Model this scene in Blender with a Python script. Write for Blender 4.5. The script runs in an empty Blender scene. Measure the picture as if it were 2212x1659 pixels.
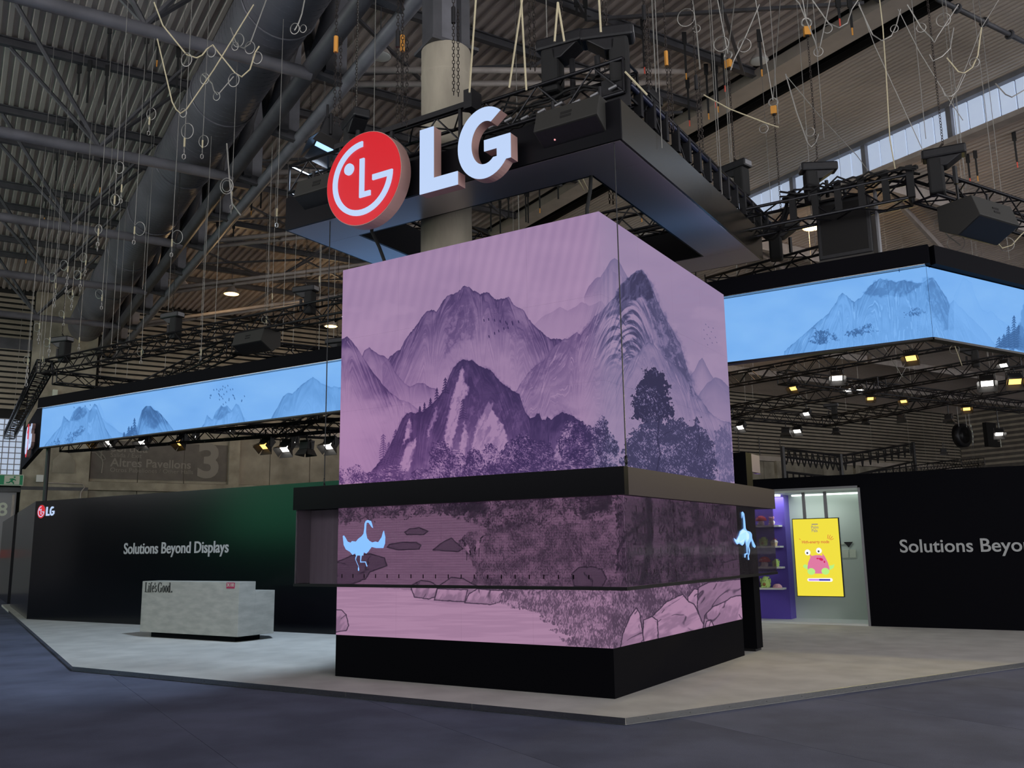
# Exhibition stand with a mountain-landscape display tower in a dim trade-fair hall.
import bpy, bmesh, math, random
import numpy as np
from mathutils import Vector, Matrix
random.seed(11)
SC = bpy.context.scene
COL = SC.collection
# ---------------------------------------------------------------- camera, world, exposure
FPX, PITCH, ROLL, HEAD = 1954.2, math.radians(10.279), math.radians(-.858), math.radians(32.049)
EYE = Vector((0, 0, 1.6))
_fw = Vector((-math.sin(HEAD) * math.cos(PITCH), math.cos(HEAD) * math.cos(PITCH), math.sin(PITCH)))
_rt = Vector((math.cos(HEAD), math.sin(HEAD), 0)); _up = _rt.cross(_fw)
_rt, _up = _rt * math.cos(ROLL) + _up * math.sin(ROLL), _up * math.cos(ROLL) - _rt * math.sin(ROLL)
cam = bpy.data.cameras.new('camera'); cam.sensor_fit = 'HORIZONTAL'; cam.sensor_width = 36; cam.lens = FPX / 2212 * 36; cam.clip_end = 400
camo = bpy.data.objects.new('camera', cam); COL.objects.link(camo)
M3 = Matrix((_rt, _up, -_fw)).transposed(); camo.matrix_world = Matrix.Translation(EYE) @ M3.to_4x4()
SC.camera = camo
W = bpy.data.worlds.new('hall_ambient'); SC.world = W; W.use_nodes = True
_bg = W.node_tree.nodes['Background']; _bg.inputs[0].default_value = (.95, .94, .97, 1); _bg.inputs[1].default_value = 2.9   # the rest of the hall, dimly lit
SC.view_settings.view_transform = 'Standard'; SC.view_settings.look = 'None'; SC.view_settings.exposure = 0; SC.view_settings.gamma = 1; SC.view_settings.use_curve_mapping = False
SC.cycles.max_bounces = 8; SC.cycles.transparent_max_bounces = 16; SC.cycles.sample_clamp_indirect = 6

def light(name, kind, loc, energy, color, aim=None, **kw):
    l = bpy.data.lights.new(name, kind); l.energy = energy; l.color = color
    for k, v in kw.items(): setattr(l, k, v)
    o = bpy.data.objects.new(name, l); COL.objects.link(o); o.location = loc
    if aim is not None: o.rotation_euler = (Vector(aim) - Vector(loc)).to_track_quat('-Z', 'Y').to_euler()
    return o
# ---------------------------------------------------------------- frames of reference
TH = math.radians(63.74)                       # the hall's axes are turned against the stand's
HA = Vector((-math.sin(TH), math.cos(TH), 0)); HB = Vector((math.cos(TH), math.sin(TH), 0)); UZ = Vector((0, 0, 1)); UX = Vector((1, 0, 0)); UY = Vector((0, 1, 0))
def hw(a, b, z): return HA * a + HB * b + UZ * z
def sight(x, y): return _fw + _rt * ((x - 1106) / FPX) - _up * ((y - 829.5) / FPX)
def onz(x, y, z): d = sight(x, y); return EYE + d * ((z - EYE.z) / d.z)
def onpl(x, y, n, c): d = sight(x, y); return EYE + d * ((c - EYE.dot(n)) / d.dot(n))
def ony(x, y, c): return onpl(x, y, UY, c)
def ata(x, y, a): return onpl(x, y, HA, a)
def picture_xy(P):                             # numpy: where surface points sit in the surveyed picture, to key the artwork
    P = P - np.array(EYE); c = P @ np.array(_fw)
    return 1106 + FPX * (P @ np.array(_rt)) / c, 829.5 - FPX * (P @ np.array(_up)) / c
# ---------------------------------------------------------------- materials
def mat(name, c, rough=.6, metal=0, em=None, es=1., var=0., vs=6., bump=0., bs=40., spec=None, stretch=None, vc=None):
    m = bpy.data.materials.new(name); m.use_nodes = True; n = m.node_tree.nodes; l = m.node_tree.links; b = n['Principled BSDF']
    b.inputs['Base Color'].default_value = (*c, 1); b.inputs['Roughness'].default_value = rough; b.inputs['Metallic'].default_value = metal
    if spec is not None: b.inputs['Specular IOR Level'].default_value = spec
    if em is not None: b.inputs['Emission Color'].default_value = (*em, 1); b.inputs['Emission Strength'].default_value = es
    if var or bump:
        t = n.new('ShaderNodeTexCoord'); mp = n.new('ShaderNodeMapping'); l.new(t.outputs['Object'], mp.inputs[0])
        if stretch: mp.inputs['Scale'].default_value = stretch
    if var:
        z = n.new('ShaderNodeTexNoise'); z.inputs['Scale'].default_value = vs; z.inputs['Detail'].default_value = 5; l.new(mp.outputs[0], z.inputs[0])
        r = n.new('ShaderNodeMix'); r.data_type = 'RGBA'; d = vc or tuple(q * (1 - var) for q in c)
        r.inputs[6].default_value = (*[min(1, q * (1 + var * .6)) for q in c], 1); r.inputs[7].default_value = (*d, 1)
        cr = n.new('ShaderNodeMapRange'); cr.inputs[1].default_value = .35; cr.inputs[2].default_value = .65; l.new(z.outputs[0], cr.inputs[0]); l.new(cr.outputs[0], r.inputs[0]); l.new(r.outputs[2], b.inputs['Base Color'])
    if bump:
        z2 = n.new('ShaderNodeTexNoise'); z2.inputs['Scale'].default_value = bs; z2.inputs['Detail'].default_value = 3; l.new(mp.outputs[0], z2.inputs[0])
        bp = n.new('ShaderNodeBump'); bp.inputs['Strength'].default_value = bump; bp.inputs['Distance'].default_value = .01; l.new(z2.outputs[0], bp.inputs['Height']); l.new(bp.outputs[0], b.inputs['Normal'])
    return m
def lin(r, g, b): return tuple(((q / 255 + .055) / 1.055) ** 2.4 if q > 10 else q / 255 / 12.92 for q in (r, g, b))
def screen_mat(name, img, strength=1.):
    m = bpy.data.materials.new(name); m.use_nodes = True; n = m.node_tree.nodes; l = m.node_tree.links; b = n['Principled BSDF']
    b.inputs['Base Color'].default_value = (.012, .012, .014, 1); b.inputs['Roughness'].default_value = .5; b.inputs['Specular IOR Level'].default_value = 0
    t = n.new('ShaderNodeTexImage'); t.image = img; t.interpolation = 'Linear'; t.extension = 'EXTEND'
    l.new(t.outputs[0], b.inputs['Emission Color']); b.inputs['Emission Strength'].default_value = strength
    return m
def paint_image(name, rgb):                    # rgb: rows from the top, sRGB 0..1
    h, w = rgb.shape[:2]; im = bpy.data.images.new(name, w, h, alpha=False)
    a = np.ones((h, w, 4), np.float32); a[..., :3] = rgb[::-1]; im.pixels.foreach_set(a.ravel()); im.update(); im.pack(); return im

M = {}
def defmats():
    M['carpet_dark'] = mat('hall_carpet', (.135, .148, .212), .95, var=.2, vs=1.3, bump=.5, bs=170, spec=.1)
    M['carpet_dark2'] = mat('hall_carpet_other_roll', (.143, .156, .220), .95, var=.2, vs=1.1, bump=.5, bs=170, spec=.1)
    M['carpet_pale'] = mat('stand_carpet', (.62, .61, .57), .95, var=.10, vs=2.2, bump=.5, bs=200, spec=.1)
    M['flap'] = mat('dark_barn_door', (.055, .052, .05), .5, .3)
    M['alu'] = mat('brushed_aluminium', (.40, .40, .38), .25, 1., var=.15, vs=30, stretch=(1, 1, 8))
    M['black'] = mat('matt_black_board', (.004, .004, .006), .6, spec=.05)
    M['black2'] = mat('black_metal', (.014, .014, .016), .42, spec=.4, var=.2, vs=20)
    M['gloss'] = mat('black_gloss_panel', (.008, .008, .010), .3, spec=.12)
    M['fasciagrey'] = mat('dusky_grey_panel', (.048, .036, .043), .5, spec=.25)  # pinkish light on the ring's side face is put into this colour
    M['soffit'] = mat('satin_soffit', (.62, .56, .60), .30, .55)
    M['sheen'] = mat('satin_dark_panel', (.27, .265, .235), .24, 1.)  # paler than the front fascia, carries the light on the header's side
    M['wallblack'] = mat('black_satin_wall', (.003, .003, .005), .19, spec=.36)
    M['truss'] = mat('black_truss_paint', (.016, .016, .019), .36, .5, var=.3, vs=25)
    M['concrete'] = mat('board_marked_concrete', (.36, .325, .25), .9, var=.28, vs=1.6, bump=.4, bs=25)
    M['concrete2'] = mat('rough_concrete_panel', (.33, .30, .235), .9, var=.3, vs=.9, bump=.4, bs=18)
    M['column'] = mat('column_concrete', (.40, .36, .28), .85, var=.2, vs=3., bump=.3, bs=30, stretch=(1, 1, .25))
    M['louvre'] = mat('louvre_slat_paint', (.42, .37, .29), .7, var=.12, vs=2)
    M['dark'] = mat('unlit_backing', (.012, .011, .010), .9)
    M['deck'] = mat('corrugated_deck', (.60, .525, .475), .6, var=.15, vs=.35, spec=.3)
    M['deck2'] = mat('inner_roof_lining', (.60, .525, .45), .65, var=.12, vs=.3, spec=.25)
    M['steel'] = mat('painted_roof_steel', (.20, .20, .22), .45, var=.2, vs=2)
    M['steelpale'] = mat('pale_roof_steel', (.40, .355, .32), .5, var=.15, vs=3)
    M['steeldark'] = mat('dark_roof_steel', (.075, .075, .082), .5, var=.25, vs=2)
    M['duct'] = mat('galvanised_duct', (.17, .17, .19), .42, .25, var=.2, vs=.8)
    M['gutter'] = mat('eaves_gutter_paint', (.52, .46, .39), .6, var=.1, vs=2)
    M['chain'] = mat('chain_steel', (.06, .05, .045), .45, .7)
    M['wire'] = mat('galvanised_wire', (.34, .33, .30), .4, .4)
    M['rope'] = mat('pale_cord', (.62, .55, .36), .7)
    M['strap'] = mat('black_webbing', (.012, .012, .012), .8)
    M['orange'] = mat('orange_hook_block', (.72, .32, .05), .5)
    M['redtag'] = mat('red_tag', (.8, .10, .06), .5)
    M['white'] = mat('white_lacquer', (.74, .76, .72), .45)
    M['mint'] = mat('pale_mint_wall', (.56, .63, .57), .6)
    M['purple'] = mat('violet_wall', (.12, .075, .46), .55)
    M['grey'] = mat('grey_metal', (.27, .27, .28), .5, .2)
    M['counter'] = mat('pale_stone_laminate', (.44, .43, .385), .6, var=.15, vs=3.2, stretch=(1, 1, 3.2), bump=.12, bs=20)
    M['ink'] = mat('black_print', (.01, .01, .01), .6)
    M['letter_grey'] = mat('pale_grey_lettering', (.31, .32, .32), .6, em=(.56, .57, .57), es=.12)  # faint emission lifts the letters, though they are no lamps
    M['letter_side'] = mat('salmon_letter_flank', (.58, .36, .32), .45)  # pink reflection on the flanks is put into the base colour
    M['glow_white'] = mat('lit_white_acrylic', (.03, .03, .03), .4, em=lin(186, 208, 244), es=1.)
    M['glow_red'] = mat('lit_red_acrylic', (.03, .004, .004), .4, em=lin(206, 8, 28), es=1.)
    M['lamp_warm'] = mat('sodium_lamp_glass', (.9, .7, .4), .3, em=(1., .60, .20), es=3.5)
    M['lamp_white'] = mat('lamp_lens_white', (.9, .9, .9), .3, em=(1., .97, .92), es=6)
    M['lamp_amber'] = mat('lamp_lens_amber', (.9, .6, .2), .3, em=(1., .55, .13), es=2.5)
    M['green'] = mat('green_sign_board', (.01, .16, .07), .5, em=(.01, .16, .07), es=.25)
    M['signpale'] = mat('sign_symbols', (.62, .66, .55), .6)
    M['banner'] = mat('grey_sign_banner', (.15, .135, .118), .8, var=.15, vs=2)
    M['bannertext'] = mat('faded_sign_lettering', (.27, .25, .215), .8)
    M['pane'] = mat('translucent_daylight_panel', (.5, .55, .6), .5, em=lin(150, 163, 186), es=1.0, var=.08, vs=1.5)
    M['crane'] = mat('lit_crane_picture', (.2, .3, .5), .4, em=lin(120, 178, 246), es=1.)
    M['crane_white'] = mat('lit_crane_picture_white', (.3, .3, .5), .4, em=lin(196, 212, 250), es=1.)
    g = bpy.data.materials.new('transparent_display_glass'); g.use_nodes = True; n = g.node_tree.nodes; l = g.node_tree.links
    n.remove(n['Principled BSDF']); out = n['Material Output']; tr = n.new('ShaderNodeBsdfTransparent'); tr.inputs[0].default_value = (.77, .74, .77, 1)
    df = n.new('ShaderNodeBsdfDiffuse'); df.inputs[0].default_value = (.30, .27, .30, 1); gl = n.new('ShaderNodeBsdfGlossy'); gl.inputs['Roughness'].default_value = .08; gl.inputs[0].default_value = (.8, .8, .8, 1)
    m1 = n.new('ShaderNodeMixShader'); m1.inputs[0].default_value = .06; l.new(tr.outputs[0], m1.inputs[1]); l.new(df.outputs[0], m1.inputs[2])
    lw = n.new('ShaderNodeLayerWeight'); lw.inputs[0].default_value = .5; pw = n.new('ShaderNodeMath'); pw.operation = 'POWER'; pw.inputs[1].default_value = 3.5; l.new(lw.outputs['Facing'], pw.inputs[0]); fr = n.new('ShaderNodeMapRange'); fr.inputs[3].default_value = .02; fr.inputs[4].default_value = .55; l.new(pw.outputs[0], fr.inputs[0]); m2 = n.new('ShaderNodeMixShader'); l.new(fr.outputs[0], m2.inputs[0]); l.new(m1.outputs[0], m2.inputs[1]); l.new(gl.outputs[0], m2.inputs[2]); l.new(m2.outputs[0], out.inputs[0]); M['glass'] = g
defmats()
# ---------------------------------------------------------------- mesh and object helpers
class MB:
    def __init__(s): s.v = []; s.f = []; s.uv = None
    def add(s, vs, fs):
        o = len(s.v); s.v += [Vector(p) for p in vs]; s.f += [tuple(i + o for i in f) for f in fs]; return s
    def hexa(s, c):                             # 8 corners: bottom ring then top ring
        return s.add(c, [(3, 2, 1, 0), (4, 5, 6, 7), (0, 1, 5, 4), (1, 2, 6, 5), (2, 3, 7, 6), (3, 0, 4, 7)])
    def box(s, lo, hi, ax=None, o=None):
        x0, y0, z0 = lo; x1, y1, z1 = hi; c = [(x0, y0, z0), (x1, y0, z0), (x1, y1, z0), (x0, y1, z0), (x0, y0, z1), (x1, y0, z1), (x1, y1, z1), (x0, y1, z1)]
        if ax: c = [(o or Vector()) + ax[0] * p[0] + ax[1] * p[1] + ax[2] * p[2] for p in c]
        return s.hexa(c)
    def hbox(s, a0, b0, z0, a1, b1, z1): return s.box((a0, b0, z0), (a1, b1, z1), (HA, HB, UZ))
    def beam(s, p, q, w, h, up=UZ):
        p = Vector(p); q = Vector(q); d = (q - p).normalized(); sd = d.cross(up)
        if sd.length < 1e-4: sd = d.cross(UX)
        sd.normalize(); u = sd.cross(d); a = sd * w / 2; b = u * h / 2
        return s.hexa([p - a - b, p + a - b, p + a + b, p - a + b, q - a - b, q + a - b, q + a + b, q - a + b])
    def tube(s, pts, r, n=8, closed=False, cap=True):
        pts = [Vector(p) for p in pts]; N = len(pts); o = len(s.v); rr = r if isinstance(r, (list, tuple)) else [r] * N; prev = None
        for i, p in enumerate(pts):
            a = pts[(i - 1) % N] if (i or closed) else p; b = pts[(i + 1) % N] if (i < N - 1 or closed) else p
            d = (b - a).normalized()
            if prev is None: u = d.orthogonal().normalized()
            else:
                u = prev - d * prev.dot(d); u = u.normalized() if u.length > 1e-5 else d.orthogonal().normalized()
            prev = u; w = d.cross(u)
            for k in range(n): t = 2 * math.pi * k / n; s.v.append(p + (u * math.cos(t) + w * math.sin(t)) * rr[i])
        for i in range(N if closed else N - 1):
            j = (i + 1) % N
            for k in range(n): k2 = (k + 1) % n; s.f.append((o + i * n + k, o + i * n + k2, o + j * n + k2, o + j * n + k))
        if cap and not closed: s.f.append(tuple(o + k for k in range(n))[::-1]); s.f.append(tuple(o + (N - 1) * n + k for k in range(n)))
        return s
    def ring(s, c, ax, R, r, n=16, m=5, sq=1., ux=None):
        ax = Vector(ax).normalized(); u = (Vector(ux) if ux is not None else ax.orthogonal()).normalized(); w = ax.cross(u)
        return s.tube([Vector(c) + (u * math.cos(2 * math.pi * k / n) * sq + w * math.sin(2 * math.pi * k / n)) * R for k in range(n)], r, m, True)
    def prism(s, poly, o, ux, uy, dz):          # polygon in the plane (o, ux, uy) pushed along dz
        n = len(poly); o = Vector(o); dz = Vector(dz); A = [o + ux * x + uy * y for x, y in poly]; B = [p + dz for p in A]
        return s.add(A + B, [tuple(range(n))[::-1], tuple(range(n, 2 * n))] + [(i, (i + 1) % n, n + (i + 1) % n, n + i) for i in range(n)])
    def lathe(s, prof, o, n=20, ax=UZ):
        o = Vector(o); u = ax.orthogonal().normalized(); w = ax.cross(u); b = len(s.v); N = len(prof)
        for r, z in prof:
            for k in range(n): t = 2 * math.pi * k / n; s.v.append(o + ax * z + (u * math.cos(t) + w * math.sin(t)) * r)
        for i in range(N - 1):
            for k in range(n): k2 = (k + 1) % n; s.f.append((b + i * n + k, b + i * n + k2, b + (i + 1) * n + k2, b + (i + 1) * n + k))
        s.f.append(tuple(b + k for k in range(n))[::-1]); s.f.append(tuple(b + (N - 1) * n + k for k in range(n))); return s
    def ball(s, c, rx, ry=None, rz=None, n=12, m=8):
        ry = ry or rx; rz = rz or rx; c = Vector(c); b = len(s.v); s.v.append(c - UZ * rz)
        for i in range(1, m):
            t = math.pi * i / m
            for k in range(n): q = 2 * math.pi * k / n; s.v.append(c + Vector((rx * math.sin(t) * math.cos(q), ry * math.sin(t) * math.sin(q), -rz * math.cos(t))))
        s.v.append(c + UZ * rz); e = len(s.v) - 1
        for k in range(n):
            k2 = (k + 1) % n; s.f.append((b, b + 1 + k2, b + 1 + k)); s.f.append((e, b + 1 + (m - 2) * n + k, b + 1 + (m - 2) * n + k2))
            for i in range(m - 2): s.f.append((b + 1 + i * n + k, b + 1 + i * n + k2, b + 1 + (i + 1) * n + k2, b + 1 + (i + 1) * n + k))
        return s
    def chain(s, p, q, L=.055, r=.005, w=.014):
        p = Vector(p); q = Vector(q); d = q - p; n = max(1, int(d.length / (L * .78))); d.normalize(); u = d.orthogonal().normalized(); v = d.cross(u)
        for i in range(n):
            c = p + (q - p) * ((i + .5) / n); a = u if i % 2 else v
            s.tube([c + d * (L / 2) , c + d * L * .25 + a * w, c - d * L * .25 + a * w, c - d * (L / 2), c - d * L * .25 - a * w, c + d * L * .25 - a * w], r, 3, True)
        return s
    def build(s, name, m, parent=None, smooth=False, bevel=0):
        me = bpy.data.meshes.new(name); org = Vector()
        if parent is not None: org = root_of(parent)
        else:
            xs = [p.x for p in s.v]; ys = [p.y for p in s.v]; zs = [p.z for p in s.v]; org = Vector(((min(xs) + max(xs)) / 2, (min(ys) + max(ys)) / 2, min(zs)))
        me.from_pydata([tuple(p - org) for p in s.v], [], s.f); me.update()
        if smooth: me.shade_smooth() if hasattr(me, 'shade_smooth') else me.polygons.foreach_set('use_smooth', [True] * len(me.polygons))
        me.materials.append(M[m] if isinstance(m, str) else m)
        o = bpy.data.objects.new(name, me); COL.objects.link(o)
        if parent is not None: o.parent = parent
        else: o.location = org
        if bevel:
            b = o.modifiers.new('edge', 'BEVEL'); b.width = bevel; b.segments = 2; b.limit_method = 'ANGLE'
        if smooth == 'auto': 
            try: me.set_sharp_from_angle(angle=.6)
            except Exception: pass
        return o
def root_of(o):
    v = Vector(o.location)
    while o.parent is not None: o = o.parent; v = v + Vector(o.location)
    return v
def tag(o, label=None, cat=None, group=None, kind=None):
    for k, v in (('label', label), ('category', cat), ('group', group), ('kind', kind)):
        if v: o[k] = v
    return o
def thing(name, loc, label, cat, group=None, kind=None):
    o = bpy.data.objects.new(name, None); o.empty_display_size = .2; COL.objects.link(o); o.location = loc; return tag(o, label, cat, group, kind)
def quad_uv(name, pts, m, parent):              # pts: top-left, top-right, bottom-right, bottom-left as seen
    org = root_of(parent); me = bpy.data.meshes.new(name); me.from_pydata([tuple(Vector(p) - org) for p in pts], [], [(3, 2, 1, 0)]); u = me.uv_layers.new(name='uv')
    for lp, uv in zip(u.data, [(0, 0), (1, 0), (1, 1), (0, 1)]): lp.uv = uv
    me.materials.append(m); o = bpy.data.objects.new(name, me); COL.objects.link(o); o.parent = parent; return o
def lettering(name, txt, m, parent, o, ux, uy, size, depth=.01, sx=1., bold=0., align='LEFT', space=1.):
    c = bpy.data.curves.new('t', 'FONT'); c.body = txt; c.size = 1; c.align_x = align; c.offset = bold; c.space_character = space; c.resolution_u = 4
    ob = bpy.data.objects.new('t', c); COL.objects.link(ob); dg = bpy.context.evaluated_depsgraph_get(); me0 = ob.evaluated_get(dg).to_mesh()
    vs = [v.co.copy() for v in me0.vertices]; fs = [tuple(p.vertices) for p in me0.polygons]; es = {}
    for f in fs:
        for a, b in zip(f, f[1:] + f[:1]): es[(a, b)] = es.get((a, b), 0) + 1
    bd = [(a, b) for (a, b) in es if (b, a) not in es]; ob.evaluated_get(dg).to_mesh_clear(); bpy.data.objects.remove(ob); bpy.data.curves.remove(c)
    nz = ux.cross(uy); P = [Vector(o) + ux * v.x * size * sx + uy * v.y * size for v in vs]; n = len(P); mb = MB()
    mb.v = [p + nz * depth for p in P] + P; mb.f = list(fs) + [(b, a, a + n, b + n) for a, b in bd]
    return mb.build(name, m, parent)
def copy_tree(o, parent=None):
    c = o.copy(); COL.objects.link(c); c.parent = parent
    for ch in list(o.children): copy_tree(ch, c)
    return c
# ---------------------------------------------------------------- ink landscape shown on the screens (computed, no files)
_rs = np.random.RandomState(5)
_T = _rs.rand(256, 256).astype(np.float32)
def vn(x, y, s=0):
    x = x + s * 37.7; y = y + s * 91.3
    ix = np.floor(x).astype(np.int32); iy = np.floor(y).astype(np.int32)
    fx = (x - ix).astype(np.float32); fy = (y - iy).astype(np.float32)
    fx = fx * fx * (3 - 2 * fx); fy = fy * fy * (3 - 2 * fy)
    ix &= 255; iy &= 255; jx = (ix + 1) & 255; jy = (iy + 1) & 255
    return (_T[iy, ix] * (1 - fx) + _T[iy, jx] * fx) * (1 - fy) + (_T[jy, ix] * (1 - fx) + _T[jy, jx] * fx) * fy
def fbm(x, y, s=0, o=3):
    r = 0; a = .5; t = 0
    for k in range(o):
        r = r + a * vn(x, y, s + k * 3); t += a; a *= .5; x = x * 2.03; y = y * 2.03
    return r / t
def sst(a, b, x):
    t = np.clip((x - a) / (b - a), 0, 1); return t * t * (3 - 2 * t)
class Art:
    """tone 1 = paper, 0 = ink, on a grid of points (X, Y) of the picture"""
    def __init__(s, X, Y, base=.93):
        s.X = X.astype(np.float32); s.Y = Y.astype(np.float32); s.t = np.full(X.shape, base, np.float32)
    def sub(s, x0, y0, x1, y1):
        m = (s.X > x0) & (s.X < x1) & (s.Y > y0) & (s.Y < y1)
        r = np.flatnonzero(m.any(1)); c = np.flatnonzero(m.any(0))
        if len(r) == 0 or len(c) == 0: return None
        return (slice(r[0], r[-1] + 1), slice(c[0], c[-1] + 1))
    def lay(s, w, tone, a):
        s.t[w] = s.t[w] * (1 - a) + tone * a
    def mount(s, pts, dark=.3, a=.8, fade=120, jag=2.5, seed=1, streak=.5, light=0, edge=.35, sc=1., base=None):
        p = np.array(pts, float); w = s.sub(p[0, 0], p[:, 1].min() - 8, p[-1, 0], p[:, 1].max() + fade * 2.6)
        if w is None: return
        X = s.X[w]; Y = s.Y[w]
        xs = np.arange(p[0, 0], p[-1, 0], 1.); ys = np.interp(xs, p[:, 0], p[:, 1])
        sl = np.gradient(np.convolve(np.pad(ys, 12, 'edge'), np.ones(25) / 25, 'valid'))
        yr = np.interp(X, xs, ys) + (fbm(X / 9 / sc, Y * 0, seed) - .5) * jag * 3 + (vn(X / 2.5, Y * 0, seed + 2) - .5) * jag
        d = Y - yr; k = -np.clip(np.interp(X, xs, sl), -1.1, 1.1).astype(np.float32)
        inside = (X > p[0, 0]) & (X < p[-1, 0])
        m = sst(-.6, .6, d) * inside
        dd = np.maximum(d, 0); c = X + k * dd * .8 + 5 * (fbm(X / 30, Y / 30, seed + 9) - .5)
        n1 = fbm(c / 5 / sc, dd / 34 / sc, seed + 4); n2 = vn(c / 2.2 / sc, dd / 16 / sc, seed + 7); n3 = fbm(X / 42 / sc, Y / 34 / sc, seed + 12)
        al = a * np.exp(-dd / fade) * (1 - streak + 2 * streak * sst(.25, .75, n1 * .55 + n3 * .45)) + edge * np.exp(-dd / 1.6)
        if base is not None: al = al * (1 - sst(base - 40, base, Y))
        al = np.clip(al, 0, 1) * m
        s.t[w] = s.t[w] * (1 - m * .85 * np.exp(-dd / (fade * 1.5))) + .9 * m * .85 * np.exp(-dd / (fade * 1.5))
        s.lay(w, dark, al)
        if light: s.lay(w, .95, light * sst(.62, .72, n2) * sst(.45, .6, n1) * m * np.exp(-dd / fade / 1.3) * sst(2, 8, dd))
    def poly(s, pts, tone, a, jag=2., soft=1.2, seed=3, streak=0, ang=0., fade=None, sc=1., ret=False):
        p = np.array(pts, float); w = s.sub(p[:, 0].min() - 6, p[:, 1].min() - 6, p[:, 0].max() + 6, p[:, 1].max() + 6)
        if w is None: return
        X = s.X[w] + (fbm(s.X[w] / 6, s.Y[w] / 6, seed) - .5) * jag * 2.6; Y = s.Y[w] + (fbm(s.X[w] / 6, s.Y[w] / 6, seed + 5) - .5) * jag * 2.6
        ins = np.zeros(X.shape, bool); dist = np.full(X.shape, 99., np.float32); q = np.roll(p, -1, 0)
        for (x1, y1), (x2, y2) in zip(p, q):
            ins ^= ((y1 > Y) != (y2 > Y)) & (X < (x2 - x1) * (Y - y1) / (y2 - y1 + 1e-9) + x1)
            L = max((x2 - x1) ** 2 + (y2 - y1) ** 2, 1e-6); t = np.clip(((X - x1) * (x2 - x1) + (Y - y1) * (y2 - y1)) / L, 0, 1)
            dist = np.minimum(dist, np.hypot(X - x1 - t * (x2 - x1), Y - y1 - t * (y2 - y1)))
        sd = np.where(ins, dist, -dist); m = sst(-soft, soft, sd)
        if streak:
            ca, sa = math.cos(ang), math.sin(ang); c = X * ca + Y * sa; l = -X * sa + Y * ca
            n = fbm(c / 4 / sc, l / 22 / sc, seed + 8) * .6 + fbm(X / 16, Y / 16, seed + 3) * .4
            m = m * np.clip(1 - streak + 2 * streak * sst(.3, .7, n), 0, 1)
        if fade: m = m * np.clip((fade[1] - Y) / (fade[1] - fade[0]), 0, 1)
        s.lay(w, tone, np.clip(a * m, 0, 1))
        return w, sd
    def rock(s, pts, seed=1, tone=.9, shade=.35, line=.15, ang=.5):
        r = s.poly(pts, tone, 1, .8, .8, seed)
        if r is None: return
        w, sd = r; X = s.X[w]; Y = s.Y[w]; ca, sa = math.cos(ang), math.sin(ang)
        c = X * ca + Y * sa; l = -X * sa + Y * ca; m = sst(-.5, .8, sd)
        ys = np.array(pts)[:, 1]; h = np.clip((Y - ys.min()) / (ys.max() - ys.min()), 0, 1)
        n = fbm(c / 9, l / 26, seed + 2, 4)
        s.lay(w, .45, shade * m * sst(.42, .66, n * .75 + h * .3))
        s.lay(w, line, .75 * m * sst(.045, .0, np.abs(fbm(c / 22, l / 48, seed + 6, 2) - .5)) * sst(.35, .6, vn(X / 12, Y / 12, seed + 7)))
        s.lay(w, line, .85 * sst(1.7, .5, np.abs(sd)))
    def leaves(s, pts, dark=.12, light=.8, a=.9, jag=9., seed=3, size=1., dens=.5, ang=0., vert=False):
        p = np.array(pts, float); w = s.sub(p[:, 0].min() - 12, p[:, 1].min() - 12, p[:, 0].max() + 12, p[:, 1].max() + 12)
        if w is None: return
        X = s.X[w]; Y = s.Y[w]
        Xj = X + (fbm(X / 7, Y / 7, seed) - .5) * jag * 2.6 + (vn(X / 2, Y / 2.6, seed + 2) - .5) * jag * .8; Yj = Y + (fbm(X / 7, Y / 7, seed + 5) - .5) * jag * 2.6 + (vn(X / 1.6, Y / 3.2, seed + 6) - .5) * jag * .8
        ins = np.zeros(X.shape, bool); q = np.roll(p, -1, 0)
        for (x1, y1), (x2, y2) in zip(p, q): ins ^= ((y1 > Yj) != (y2 > Yj)) & (Xj < (x2 - x1) * (Yj - y1) / (y2 - y1 + 1e-9) + x1)
        m = ins.astype(np.float32); cl = fbm(X / 19, Y / 16, seed + 8, 2)
        s.lay(w, .5 * (dark + light), m * a * .5 * sst(.2, .6, cl))
        for k in range(5):
            an = (-.4 + .2 * k if vert else .35 + .63 * k) + .3 * math.sin(seed + k * 2.); ca, sa = math.cos(an), math.sin(an); sz = (1.25 + .2 * (k % 3)) * size
            d = vn((X * ca + Y * sa) / sz, (Y * ca - X * sa) / sz / 3.4, seed + k)
            if k % 3 == 2: s.lay(w, light, m * .75 * sst(.62, .8, d) * sst(.2, .6, 1 - cl))
            else: s.lay(w, dark, m * a * sst(dens + .1, dens + .36, d * .8 + cl * .4 - .1))
    def line(s, pts, tone, wd, a=1.):
        p = np.array(pts, float)
        for (x1, y1), (x2, y2) in zip(p[:-1], p[1:]):
            w = s.sub(min(x1, x2) - wd - 2, min(y1, y2) - wd - 2, max(x1, x2) + wd + 2, max(y1, y2) + wd + 2)
            if w is None: continue
            X = s.X[w]; Y = s.Y[w]; L = max((x2 - x1) ** 2 + (y2 - y1) ** 2, 1e-6); t = np.clip(((X - x1) * (x2 - x1) + (Y - y1) * (y2 - y1)) / L, 0, 1)
            s.lay(w, tone, a * sst(wd, wd * .45, np.hypot(X - x1 - t * (x2 - x1), Y - y1 - t * (y2 - y1))))
    def pine(s, x, y0, y1, w0, seed=1, tone=.1, a=.9):
        r = np.random.RandomState(seed); n = max(4, int((y1 - y0) / 5)); s.line([(x, y0), (x, y1)], tone, 1.1, a)
        for i in range(n):
            f = (i + .6) / n; y = y0 + f * (y1 - y0); ww = w0 * (.25 + .75 * f) * (.8 + .4 * r.rand())
            s.line([(x - ww, y + 2.5), (x, y - 1.5), (x + ww * (.6 + .5 * r.rand()), y + 2.)], tone, 1.5, a)
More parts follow.
